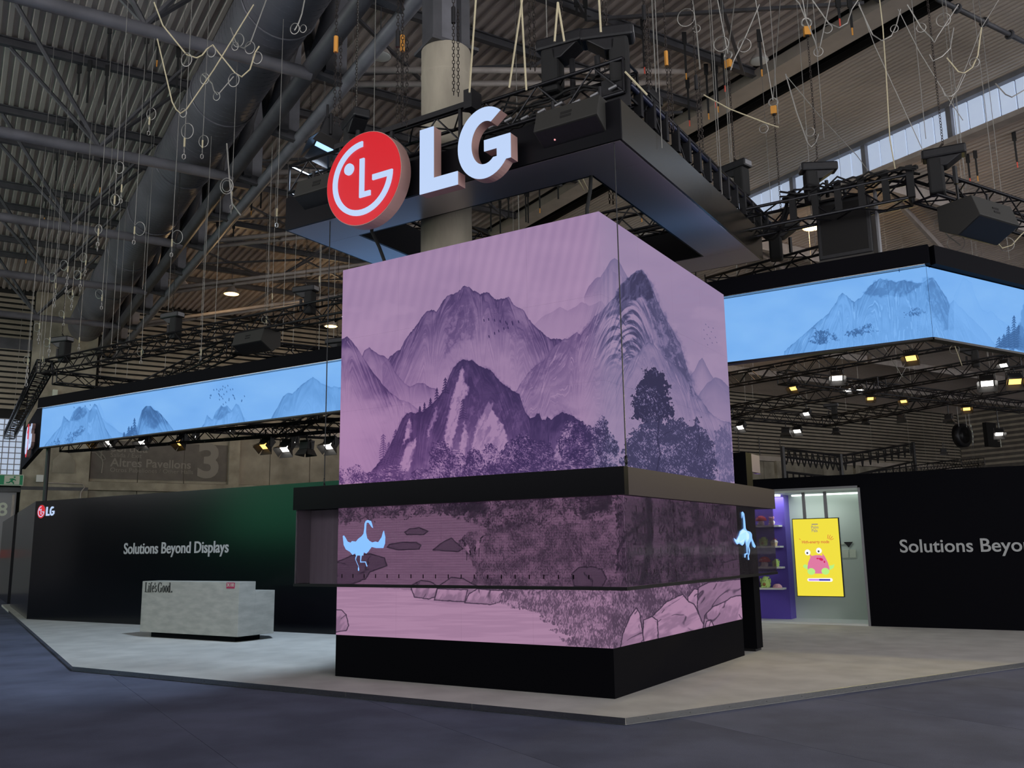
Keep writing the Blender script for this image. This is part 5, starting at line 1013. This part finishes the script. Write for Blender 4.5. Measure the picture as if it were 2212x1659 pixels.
MB().tube([(_p.x + .46, _p.y, _p.z + .55), (_p.x + .46, _p.y, _p.z - .45)], .03, 6).build('side_bracket', 'grey', _s); MB().tube([(_p.x, _p.y + .2, _p.z + .5), (_p.x, _p.y + .2, _p.z + .75)], .03, 6).build('hanger', 'black2', _s)

def flood(c, lens, lab, s=1., yaw=0., tilt=.5, up=.35, energy=0, aim=None, tint=(1, .84, .34)):
    c = Vector(c); t = thing('flood_lamp', c, lab, 'flood lamp', 'rig flood lamps'); X = Vector((math.cos(yaw), math.sin(yaw), 0)); Y = Vector((-X.y, X.x, 0)); Yt = Y * math.cos(tilt) + UZ * math.sin(tilt) * 0; dn = (-UZ * math.cos(tilt) - Y * math.sin(tilt)).normalized(); f = X.cross(dn)
    def bx(lo, hi): return MB().box(lo, hi, (X, f, dn), c)
    bx((-.15 * s, -.1 * s, -.16 * s), (.15 * s, .1 * s, .02 * s)).build('housing', 'black2', t, bevel=.015)
    fin = MB()
    for i in range(6): fin.box((-.13 * s + i * .052 * s - .008, -.105 * s, -.2 * s), (-.13 * s + i * .052 * s + .008, .105 * s, -.16 * s), (X, f, dn), c)
    fin.build('cooling_fins', 'black2', t)
    bx((-.125 * s, -.085 * s, .022 * s), (.125 * s, .085 * s, .03 * s)).build('lens', lens, t)
    for sg in (-1, 1):
        MB().hexa([c + X * q[0] * s + f * q[1] * s + dn * q[2] * s for q in ((sg * .15, -.1, .02), (sg * .156, -.1, .02), (sg * .156, .1, .02), (sg * .15, .1, .02), (sg * .21, -.13, .15), (sg * .216, -.13, .15), (sg * .216, .13, .15), (sg * .21, .13, .15))]).build('barn_door', 'flap', t)
        MB().hexa([c + X * q[0] * s + f * q[1] * s + dn * q[2] * s for q in ((-.15, sg * .1, .02), (.15, sg * .1, .02), (.15, sg * .106, .02), (-.15, sg * .106, .02), (-.2, sg * .16, .15), (.2, sg * .16, .15), (.2, sg * .166, .15), (-.2, sg * .166, .15))]).build('barn_door', 'flap', t)
    MB().tube([c - X * .17 * s, c - X * .17 * s + UZ * .2 * s, c + X * .17 * s + UZ * .2 * s, c + X * .17 * s], .014 * s, 5).build('yoke', 'black2', t); MB().tube([c + UZ * .2 * s, c + UZ * (up)], .02, 6).build('clamp', 'black2', t)
    if energy: light('flood_beam', 'SPOT', c + dn * .2, energy, tint, aim, spot_size=1.3 if energy < 2000 else 1.75, spot_blend=.8, shadow_soft_size=.12)
LW, LA = 'lamp_white', 'lamp_amber'
def under_truss(x, y):                          # hang the lamp from the truss it shows under
    best = None
    for p, q, h in TRS:
        for k in range(81):
            c = p.lerp(q, k / 80); v = c - EYE; dd = v.dot(_fw)
            if dd < 14: continue
            px = 1106 + FPX * v.dot(_rt) / dd; py = 829.5 - FPX * v.dot(_up) / dd
            if abs(px - x) < 14 and y - 75 < py < y - 4 and (best is None or py > best[0]): best = (py, c, h)
    if best is None: return onz(x, y, 5.9), .45
    c = best[1]; w = onpl(x, y, HD, c.dot(HD)); return w, max(.22, c.z - best[2] / 2 - w.z + .04)
HD = Vector((-math.sin(HEAD), math.cos(HEAD), 0))
M['lamp_blue'] = mat('lamp_lens_blue', (.3, .5, .9), .3, em=(.35, .6, 1.), es=1.6)
flood(ony(706, 306, 9.4), 'lamp_blue', 'large flood lamp with blue lens behind the red disc', 1.6, -.6, .35, .6, 2001, (-13.6, 10.0, 0), (.64, .80, 1.))
for i, (x, y, l, lab) in enumerate([(200, 948, LA, 'amber flood lamp first from the far end under the blue ribbon'), (238, 955, LW, 'white flood lamp second from the far end under the blue ribbon'), (310, 955, LW, 'white flood lamp in front of the word Sortida'), (390, 955, LA, 'amber flood lamp beside the large 3 under the ribbon'), (573, 962, LA, 'amber flood lamp past the large 3 under the ribbon'), (617, 968, LW, 'white flood lamp tilted aside under the ribbon'), (662, 970, 'black2', 'unlit flood lamp turned away under the ribbon near the tower'), (712, 962, LW, 'bright white flood lamp closest to the tower under the ribbon')]):
    flood(ony(x, y, 15.), l, lab, 1.0, .1 * (i % 3 - 1), .7 if l != 'black2' else .1, .38)
for i, (x, y, l, s, lab) in enumerate([(422, 942, LW, .7, 'tiny white lamp on the low truss past the amber lamp'), (497, 928, LW, .7, 'tiny white lamp above the large 3'), (635, 955, LW, .8, 'small lamp with white rim between the lamps near the tower')]): flood(ony(x, y, 17.5), l, lab, s, 0, .2, .3)
for i, (x, y, l, s, lab) in enumerate([(1600, 922, LW, 1.3, 'white flood lamp beside the tower over the louvred wall'), (1722, 930, LW, 1.3, 'white flood lamp under the far truss bend'), (1698, 935, 'black2', 1.2, 'unlit black flood lamp next to the far white one'), (1808, 815, LW, 1.25, 'very bright flood lamp with open white flaps under the ribbon'), (1714, 838, LA, 1., 'small amber lamp on the far rig near the tower'), (1832, 842, LW, .8, 'small bright lamp, first of a pair on the far rig'), (1857, 843, LW, .8, 'small bright lamp, second of a pair on the far rig'), (1880, 860, LA, .9, 'amber lamp below the pair on the far rig'), (1742, 893, LW, 1., 'small white lamp on the far truss under the pair'), (1968, 772, LA, 1.2, 'amber lamp on the rig below the ribbon corner'), (2132, 826, LW, 1.5, 'big bright flood lamp far along the rig'), (2192, 822, LA, 1.5, 'amber flood lamp with wide lit flap at the rig edge'), (2168, 788, LW, .9, 'small bright lamp on the truss above the big flood lamp'), (1952, 866, LA, .9, 'amber lamp hanging on the middle of the far rig'), (2088, 882, LA, 1.1, 'amber lamp over the round hanging sign'), (2158, 936, LW, 1.2, 'starry bright lamp beside the round hanging sign'), (2050, 905, 'black2', 1., 'unlit lamp on the far truss above the louvres'), (1806, 932, 'black2', .9, 'small unlit lamp hanging alone before the louvres'), (1947, 905, 'black2', 1., 'unlit lamp hanging from the far truss over the louvres'), (2038, 976, 'black2', 1., 'little black lamp standing over the low trusses'), (1870, 910, 'black2', .8, 'unlit lamp under the bend of the far truss')]):
    c, up = under_truss(x, y)
    flood(c, l, lab, s * .8, .2 * (i % 4 - 1.5), .75 if l != 'black2' else .2, up, {9: 1000, 3: 700, 11: 800}.get(i, 0), {9: (-2.2, 15.5, 0), 3: (-5, 15.5, 0), 11: (1, 14, 0)}.get(i))

def highbay(c, lit, lab, s=1.):
    c = Vector(c); t = thing('hall_lamp', c, lab, 'hall lamp', None)
    MB().lathe([(.05 * s, .34 * s), (.09 * s, .33 * s), (.1 * s, .22 * s), (.12 * s, .2 * s), (.2 * s, .1 * s), (.25 * s, 0), (.245 * s, -.005), (.19 * s, .09 * s), (.1 * s, .18 * s)], c, 18).build('reflector', 'steelpale', t, True)
    MB().lathe([(.02, -.02 * s), (.2 * s, -.01 * s), (.238 * s, .0), (.2 * s, .05 * s), (.05 * s, .06 * s)], c, 18).build('lamp_glass', 'lamp_warm' if lit else 'white', t, True)
    MB().tube([c + UZ * .33 * s, c + UZ * max(.5, roof_z(c) - c.z)], .012, 5).build('hanger_rod', 'steeldark', t)
    if lit: light('hall_lamp_light', 'POINT', c - UZ * .12, 130, (1, .66, .34), shadow_soft_size=.2)
for x, y, z, lab in [(500, 635, 11.8, 'glowing orange hall lamp above the long ribbon truss'), (372, 762, 11.5, 'glowing orange hall lamp low over the ribbon truss'), (715, 705, 11.8, 'glowing orange hall lamp against the tower edge'), (1755, 492, 11.0, 'glowing orange hall lamp beside the hanging dark cabinet'), (1597, 783, 11.4, 'glowing orange hall lamp beside the tower on the alcove side')]: highbay(onz(x, y, z), True, lab, 1.2)
highbay(onz(822, 122, 11.9), False, 'unlit pale hall lamp hanging by the girder above the red disc', .95); highbay(onz(392, 620, 11.6), False, 'unlit pale hall lamp under the girder above the ribbon truss', 1.2); highbay(onz(1640, 132, 12.7), False, 'unlit pale hall lamp at the bright eaves gutter', .9); highbay(onz(1722, 858, 11.5), False, 'unlit pale hall lamp far beyond the tower on the alcove side', 1.2)

# ---------------------------------------------------------------- loose steel cables, loops and webbing straps
HD = Vector((-math.sin(HEAD), math.cos(HEAD), 0))
def at(x, y, D): return onpl(x, y, HD, D)
def cable_name(i): return ''
LOOP = MB
def cable(px, D, lab, loop=None, m='wire', r=.0055, links=0, vert=True):
    pts = [at(x, y, D) for x, y in px]; b = pts[-1]; t = thing('steel_cable', b, lab, 'cable', 'loose rigging cables')
    if vert and len(pts) == 1: pts = [Vector((b.x, b.y, roof_z(b) + .12)), b]
    MB().tube(pts, r, 5).build('cable', m, t)
    for (x, y, R) in (loop or []):
        c = at(x, y, D); MB().ring(c, HD + Vector((.35, .1, .2)), R, .006, 20, 4, 1.).build('cable_loop', 'wire', t)
    if links:
        MB().chain(b, b - UZ * .09 * links, .09, .008, .022).build('shackle_links', 'wire', t); MB().tube([b + UZ * .16, b + UZ * .02], .014, 6).build('ferrule', 'rope', t)
    return t
V = [(262, 418, (258, 362, .10), 2), (247, 444, (249, 432, .09), 1), (322, 272, (327, 246, .10), 2), (398, 320, (405, 283, .11), 2), (437, 322, (440, 305, .1), 2), (500, 432, (490, 402, .10), 3), (212, 512, (213, 495, .08), 3), (290, 508, (302, 494, .12), 2), (371, 535, (383, 512, .12), 2), (120, 625, (113, 598, .11), 5), (146, 590, (138, 573, .11), 5), (185, 575, (180, 556, .11), 3), (174, 605, (167, 594, .1), 3), (156, 640, (153, 638, .09), 4), (220, 652, (214, 635, .1), 2), (171, 742, None, 3), (138, 690, (133, 678, .09), 2), (85, 712, (80, 707, .1), 4), (107, 745, (101, 740, .09), 3), (60, 790, (57, 778, .08), 5), (92, 783, (92, 778, .07), 1), (598, 470, None, 2), (305, 770, (303, 760, .09), 2), (308, 625, None, 0), (575, 700, (572, 690, .08), 1), (588, 648, None, 2), (690, 612, None, 1), (434, 770, None, 1)]
ORD = ['first', 'second', 'third', 'fourth', 'fifth', 'sixth', 'seventh', 'eighth', 'ninth', 'tenth', 'eleventh', 'twelfth', 'thirteenth', 'fourteenth', 'fifteenth', 'sixteenth', 'seventeenth', 'eighteenth', 'nineteenth', 'twentieth']
zones = {'duct': ('steel cable hanging down by the big duct', 'counting toward the tower'), 'end': ('steel cable over the far end of the ribbon truss', 'counting toward the tower'), 'bay': ('steel cable hanging in the bay above the ribbon screen', 'counting toward the tower')}
zn = lambda x, y: 'duct' if x > 190 and y < 560 and x < 520 else 'end' if x < 330 else 'bay'
cnt = {}
for i, (x, y, lp, k) in enumerate(sorted(V)):
    q = zn(x, y); n = cnt.get(q, 0); cnt[q] = n + 1; D = [12.5, 13.5, 14.5, 15.5][i % 4] if y < 550 else [19, 21, 23][i % 3]
    cable([(x, y)], D, '%s %s, %s %s' % ('looped' if lp else 'plain', zones[q][0], ORD[n], 'toward the tower'), [lp] if lp else None, links=k)
# slack bridles and slings near the duct
B = [('slack pale sling sagging under the upper tube beam, knotted end by the duct', [(333, 5), (352, 55), (403, 118), (415, 122), (425, 125), (437, 119), (447, 106), (460, 97), (471, 112), (508, 158), (522, 166), (540, 150), (552, 112), (560, 100)], 11.5, [(403, 129, .09), (457, 112, .07), (505, 173, .09), (556, 125, .08)]),
     ('pale sling crossing the duct steeply from its knotted low point', [(340, 84), (372, 220), (380, 236), (390, 245), (403, 236), (462, 150), (548, 10)], 12., [(396, 244, .06)]),
     ('sling of cables with three rings in front of the duct', [(575, 0), (540, 95), (526, 104), (512, 98), (498, 60)], 12.5, [(515, 87, .10), (540, 103, .09), (508, 100, .06)]),
     ('bundle of chain links hanging beside the duct top', [(660, -10), (652, 30), (645, 50), (636, 66)], 11, [(637, 62, .07), (655, 62, .05)]),
     ('crumpled sling with small rings lying over the middle of the duct', [(437, 160), (458, 180), (462, 195), (470, 205), (475, 200), (505, 165)], 12.5, [(442, 170, .08), (468, 208, .06)]),
     ('sling with a ring in front of the girder post', [(490, 310), (497, 400), (502, 440), (520, 465)], 12, [(490, 402, .11)])]
for lab, px, D, lp in B: cable(px, D, lab, lp, 'rope' if 'pale' in lab else 'wire', .010, 0, False)
# bay beyond the eaves: bridles of the loose hoist points
C = [('slack sling with a shackle drooping before the clerestory gutter', [(1715, -5), (1727, 8), (1760, 88), (1768, 118), (1773, 92), (1795, -10)], 11.5, [(1768, 112, .06)]),
     ('drooping chain sling high before the inner roof lining', [(1755, 0), (1790, 50), (1812, 60), (1830, 50), (1840, 20), (1860, -10)], 11.5, [(1788, 62, .06)]),
     ('drooping sling with red-tagged straps before the roof lining', [(1855, 10), (1885, 75), (1905, 88), (1925, 78), (1936, 55), (1945, 20)], 11.5, [(1932, 62, .05)]),
     ('sling meeting an orange hook over the corner hoist', [(1960, 10), (1990, 60), (2012, 82), (2018, 92), (2024, 80), (2070, 10)], 11.5, [(2038, 43, .09), (1990, 60, .06)]),
     ('low slack chain sling below the orange hook before the roof lining', [(2008, 118), (2015, 132), (2035, 122), (2052, 105), (2060, 60)], 11.5, None),
     ('loose chain sling with pale tag before the roof lining', [(2045, 125), (2070, 155), (2083, 158), (2100, 146), (2112, 120), (2120, 60)], 11.5, [(2105, 135, .06)]),
     ('short chain sling drooping over the clerestory panes', [(2035, 190), (2042, 208), (2055, 208), (2068, 196), (2085, 160)], 12, None),
     ('chain sling touching the clerestory edge of the picture', [(2150, 180), (2172, 204), (2186, 210), (2212, 195), (2230, 180)], 12, None),
     ('long pale guy rope sloping from the eaves to a hook block', [(1520, 205), (1575, 235), (1660, 268), (1682, 275)], 12, [(1650, 278, .06)]),
     ('long steel cable with slack chain end before the lining', [(1697, 160), (1720, 240), (1745, 310), (1752, 318), (1762, 308), (1768, 290)], 12, [(1750, 285, .06)]),
     ('long pale rope falling in front of the clerestory to the ribbon truss', [(1900, 0), (1907, 60), (1914, 160), (1922, 300), (1934, 368)], 12.5, None),
     ('thin cable falling obliquely across the clerestory', [(1855, 5), (1890, 100), (1950, 230), (2000, 340)], 12.5, None),
     ('thin oblique cable before the lining ending at the clerestory', [(1700, 165), (1770, 250), (1850, 335), (1880, 375)], 13, None),
     ('thin crossing cable reaching from the top to the mullion', [(1940, 20), (1985, 110), (2040, 200), (2080, 260)], 12.5, None),
     ('thin crossing cable at the edge near the service pipe', [(2160, -5), (2120, 60), (2080, 160), (2050, 230)], 12.5, None),
     ('twisted chain sling below the ribbon truss corner', [(2026, 478), (2040, 500), (2050, 512), (2062, 520), (2075, 530)], 13, [(2030, 484, .08), (2065, 525, .12)]),
     ('slack rope loop hanging beneath the loudspeaker with blue glow', [(2150, 520), (2165, 536), (2185, 530), (2205, 508), (2225, 490)], 13, [(2175, 528, .1)]),
     ('steel cable with hanging chain in the gutter bay beside the header', [(1495, -5), (1503, 55), (1507, 90), (1512, 150)], 11.5, [(1482, 38, .12), (1505, 62, .05)]),
     ('oblique sling from the eaves to the hoist on the header rear end', [(1640, 10), (1612, 75), (1600, 100), (1585, 130), (1578, 152)], 11.5, [(1608, 98, .09), (1558, 95, .10)]),
     ('oblique pair cable beside the ribbon corner in the far rig', [(1900, 735), (1950, 815)], 22, None), ('pale rope slanting under the ribbon corner', [(2060, 740), (2078, 790)], 20, [(2062, 755, .1)]), ('crossing thin cable on the far rig', [(1975, 760), (1940, 825)], 22, None)]
for lab, px, D, lp in C: cable(px, D, lab, lp, 'rope' if 'pale' in lab or 'rope' in lab else 'wire', .009 if 'thin' not in lab else .006, 0, False)
# long plumb cables in the clerestory bay and chains over the header
for i, (x, y, D, top) in enumerate([(1430, 320, 10.3, None), (1682, 268, 12, None), (2000, 300, 12.5, None), (1780, 300, 12.5, None), (1560, 420, 12, None), (2150, 420, 14, None), (2090, 505, 15, None), (2180, 560, 15, None)]): cable([(x, y)], D, 'plumb steel cable on the clerestory side of the header, %s from the tower' % ORD[[0, 2, 5, 3, 1, 7, 6, 8][i]], links=0)
for i, (x, yb, D, lab) in enumerate([(1146, 150, 9.2, 'doubled black lifting chain by the large header hoist'), (858, 262, 9.4, 'black lifting chain next to the column over the header'), (868, 270, 9.5, 'second black lifting chain next to the column over the header'), (980, 205, 9.6, 'black lifting chain hanging in front of the concrete column'), (722, 270, 9.6, 'black lifting chain running down to the red disc hoist'), (1398, 190, 10.2, 'black lifting chain at the front of the header side'), (1447, 285, 10.6, 'black lifting chain over the middle of the header side'), (1512, 330, 11.2, 'black lifting chain with orange hook over the header side'), (1317, 440, 11.8, 'lifting chain inside the header opening by the red tag')]):
    b = at(x, yb, D); t = thing('lifting_chain', b, lab, 'chain'); MB().chain(b, (b.x, b.y, 11.4)).build('links', 'chain', t); MB().chain(b + HB * .06, (b.x + HB.x * .06, b.y + HB.y * .06, b.z + 1.1)).build('slack_links', 'chain', t)
    MB().tube([(b.x, b.y, 11.38), (b.x, b.y, 11.55)], .04, 6).build('hook_block', 'black2', t); MB().tube([(b.x, b.y, 11.55), (b.x, b.y, 13.1)], .011, 5).build('cable', 'wire', t); MB().tube([b + UZ * .9, b + UZ * 1.1], .026, 6).build('chain_stop', 'black2' if i % 2 else 'orange', t)
for i, (px, D, lab) in enumerate([([(1205, 5), (1198, 90)], 9.1, 'pale rope above the large header hoist, first of two'), ([(1205, 5), (1219, 90)], 9.1, 'pale rope above the large header hoist, second of two'), ([(1294, 0), (1298, 70)], 9.2, 'pale rope above the header corner hoist'), ([(1128, 0), (1100, 190)], 9.8, 'pale rope slanting past the column to the header truss'), ([(1126, 0), (1137, 195)], 9.6, 'pale rope hanging straight between column and header hoist'), ([(1028, 0), (1014, 200)], 9.8, 'pale rope along the column edge'), ([(1240, 372), (1262, 412)], 12.5, 'pale rope behind the header opening, first of two'), ([(1252, 372), (1272, 414)], 12.5, 'pale rope behind the header opening, second of two'), ([(1350, 155), (1398, 205)], 9.6, 'pale rope sloping to the small flat hoist')]): cable(px, D, lab, None, 'rope', .012, 0, False)
for x0_, y0_, x1_, y1_, D, lab in [(1277, 372, 1268, 452, 10.4, 'black cable dropping from the header to the tower top near its corner'), (803, 500, 832, 568, 12.0, 'black cable dropping from the header to the tower top near its far edge')]:
    p = at(x0_, y0_, D); q = at(x1_, y1_, D); t = thing('power_cable', q, lab, 'cable'); MB().tube([p + UZ * .3, p, p.lerp(q, .5) + UX * .015, q, q - UZ * .1], .024, 8).build('sheath', 'strap', t, True)
# black webbing straps tied to the purlins
S = [(238, 58, 130), (232, 150, 226), (172, 145, 205), (194, 140, 222), (318, 80, 160), (342, 85, 130), (386, 110, 190), (143, 270, 305), (163, 275, 318), (186, 285, 320), (125, 335, 390), (165, 335, 395), (220, 350, 405), (100, 425, 470), (140, 430, 480), (60, 520, 560), (635, 250, 320), (545, 400, 455), (565, 395, 450), (470, 480, 520), (505, 485, 530), (1245, 0, 30), (1264, 2, 45), (1388, 50, 145), (1478, 80, 158), (1485, 178, 260), (1525, 148, 245), (1540, 140, 220), (1546, 145, 230), (1562, 125, 185), (1640, 75, 150), (1810, 0, 40), (1835, 0, 60), (2090, 340, 385), (2106, 330, 380), (2190, 292, 350), (1098, 420, 470), (1135, 412, 480), (1140, 415, 482), (1165, 395, 450), (1205, 390, 430), (1060, 440, 500), (1080, 440, 505), (1385, 440, 470), (1500, 540, 610), (1520, 545, 620)]
zz = {'d': ('black webbing strap dangling from the roof on the duct side', 0), 'm': ('black webbing strap dangling from the middle bay roof', 0), 'c': ('black webbing strap dangling by the eaves and clerestory', 0)}; cn = {}
for x, y0, y1 in sorted(S):
    q = 'd' if x < 600 and y1 < 480 and x < 480 else 'm' if x < 1300 else 'c'; n = cn.get(q, 0); cn[q] = n + 1
    hz = 13.1 if x < 1600 else 12.12; p = onz(x, y0, hz)
    if p.dot(HA) > 44: continue
    e = onpl(x, y1, HD, p.dot(HD)); L = max(.3, p.z - e.z); t = thing('webbing_strap', p, '%s, %s counting along the picture' % (zz[q][0], ORD[n]) if n < 20 else zz[q][0], 'strap', 'webbing straps tied under the roof')
    MB().beam(p, p - UZ * L, .05, .012, HD).build('strap', 'strap', t); MB().beam(p + UZ * .12, p - UZ * .16, .10, .03, HD).build('knot', 'strap', t)
    if x > 1300 or n % 4 == 0: MB().beam(p - UZ * L, p - UZ * (L + .16), .03, .008, HD).build('tag', 'redtag' if n % 2 else 'orange', t)
# cables looping from the ribbon truss to the header rear
p0 = onpl(1612, 440, UX, -4.2); p1 = ony(1700, 440, 13.4); t = thing('power_cable', p0, 'thick black cable drooping between the header and the ribbon truss', 'cable'); mid = [p0.lerp(p1, f) - UZ * (.55 * 4 * f * (1 - f)) for f in [i / 12 for i in range(13)]]
MB().tube(mid, .028, 8).tube([q - UZ * .06 + UX * .03 for q in mid], .02, 6).build('sheath', 'strap', t, True)
t = thing('cable_bundle', ony(1850, 410, 13.4), 'tangle of black cables lying on the ribbon truss before its corner', 'cable'); r = random.Random(4)
for k in range(7):
    pts = [Vector((-3.4 + 1.9 * i / 9, 13.3 + .18 * math.sin(i * 1.3 + k), 6.76 + .07 * r.random() + .05 * math.sin(i * 2. + k * 2))) for i in range(10)]; MB().tube(pts, .016, 5).build('cable', 'strap', t, True)
for k in range(6): x = -3.3 + .33 * k; MB().box((x, 13.22, 6.38), (x + .09, 13.3, 6.85)).build('cable_drop', 'strap', t)
t = thing('cable_bundle', (-5.2, 9.1, 7.2), 'tangle of black cables and clamps on the header truss near the corner', 'cable')
for k in range(6):
    pts = [Vector((-6.2 + 2.1 * i / 9, 8.98 + .2 * r.random(), 6.84 + .06 * k + .05 * math.sin(i * 1.7 + k))) for i in range(10)]; MB().tube(pts, .015, 5).build('cable', 'strap', t, True)
for k in range(9): x = -6.1 + .24 * k; MB().tube([(x, 8.9, 6.80 + .02 * (k % 3)), (x + .10, 8.9, 6.82 + .02 * (k % 3))], .018, 6).build('bare_clamp', 'grey', t)
t = thing('edge_pipe', (-4.1, 12, 7.0), 'blue-black scaffold pipe lying along the top of the header side', 'pipe'); MB().tube([(-4.0, 9.1, 6.93), (-4.0, 14.7, 6.93)], .035, 10).build('tube', mat('blue_black_tube', (.02, .024, .05), .3, .4), t, True)
for k in range(14): y = 9.3 + .39 * k; MB().box((-4.05, y, 6.62), (-3.955, y + .07, 6.97)).build('clip', 'black2', t)
MB().box((-4.3, 8.95, 6.60), (-3.95, 9.0, 7.0)).build('corner_plate', 'black2', t)

# ---------------------------------------------------------------- far stands and neighbours
t = thing('hanging_letter_sign', ata(2085, 940, 38), 'big dark round hanging sign seen from behind at the far end', 'sign'); c = ata(2084, 940, 38)
MB().lathe([(.62, 0), (.86, .0), (.86, .45), (.62, .45), (.62, 0)], c, 28, HA).build('ring_letter', 'black2', t, True); MB().prism([(-.2, -.1), (.62, -.1), (.62, .12), (-.2, .12)], c, HB, UZ, HA * .4).build('letter_bar', 'black2', t); c2 = ata(2136, 938, 38.3)
MB().prism([(-.2, -.9), (1.35, -.9), (1.35, -.5), (1.05, -.5), (1.05, .9), (-.2, .9)], c2, HB, UZ, HA * .3).build('letter_panel', 'dark', t)
for k in range(8): MB().prism([(0, 0), (.12, 0), (.12, .16), (0, .16)], c + HB * (.93 - abs(k - 3.5) * .035) + UZ * (-.7 + .19 * k), HB, UZ, HA * -.02).build('rim_light', 'signpale' if k % 2 else 'grey', t); MB().prism([(0, 0), (.1, 0), (.1, .2), (0, .2)], c2 + HB * 1.36 + UZ * (-.9 + .23 * k), HB, UZ, HA * -.02).build('rim_light', 'signpale', t)
for dx in (-.6, .35, .75): MB().tube([c + HB * dx + UZ * .6, c + HB * dx + UZ * 4.], .02, 5).build('hanger', 'wire', t)
t = thing('dark_hanging_drum', ata(2190, 920, 41), 'dark bulky hanging shape at the edge of the picture in the far hall', 'sign'); MB().lathe([(1.2, -1.6), (1.5, -1.2), (1.55, 1.2), (1.3, 1.6)], ata(2196, 905, 41), 20).build('drum', 'dark', t, True)
t = thing('rigged_frame', ata(1830, 1000, 36), 'black truss frame with swagged cables standing beyond the alcove wall', 'frame'); g = [ata(1690, 968, 33.), ata(1815, 985, 33.5), ata(1972, 958, 39)]
for dz in (0, -.45, -1.25): 
    for a, b in zip(g[:-1], g[1:]): MB().tube([a + UZ * dz, b + UZ * dz], .07, 6).build('rail', 'black2', t)
for p in g: MB().tube([p + UZ * .1, p - UZ * 4.], .13, 6).build('leg', 'black2', t)
for a, b in zip(g[:-1], g[1:]):
    n = 10
    for i in range(n):
        p = a.lerp(b, (i + .5) / n); d = (b - a).normalized() * .22; MB().tube([p - d - UZ * .1, p - d * .55 - UZ * .6, p - UZ * .82, p + d * .55 - UZ * .6, p + d - UZ * .1], .045, 5).build('cable_swag', 'strap', t); MB().tube([p - UZ * 1.3, p - UZ * 2.6], .05, 5).build('hanging_cable', 'strap', t); MB().tube([p + d - UZ * .05, p + d * 2 - UZ * .4], .03, 4).build('brace', 'black2', t)
# lit display of the stand across the aisle: what the satin wall mirrors as a green sheen
_w = ony(640, 1062, 13.); _d = (_w - EYE); _d.y = -_d.y; _q = _w + _d * ((_w.y + 3) / 13.); t = thing('neighbour_screen', _q, 'green lit display of the stand across the aisle, behind the viewpoint', 'screen')
MB().box((_q.x - 4.6, -3.3, _q.z - 2.25), (_q.x + 5.1, -3.02, _q.z + 3.05)).build('cabinet', 'black', t); MB().box((_q.x - 4.4, -3.02, _q.z - 2.0), (_q.x + 4.9, -3.0, _q.z + 2.9)).build('picture', mat('neighbour_green_picture', (.02, .05, .03), .5, em=(.10, .75, .36), es=1.6), t)
t = thing('neighbour_partition', (-14, -3.8, 0), 'long black partition of the stand across the aisle, behind the viewpoint', 'wall'); MB().box((-46, -4.1, 0), (9, -3.35, 5.4)).build('panelling', 'black', t)  # added unseen wall, keeps bright surroundings out of the satin wall's reflections
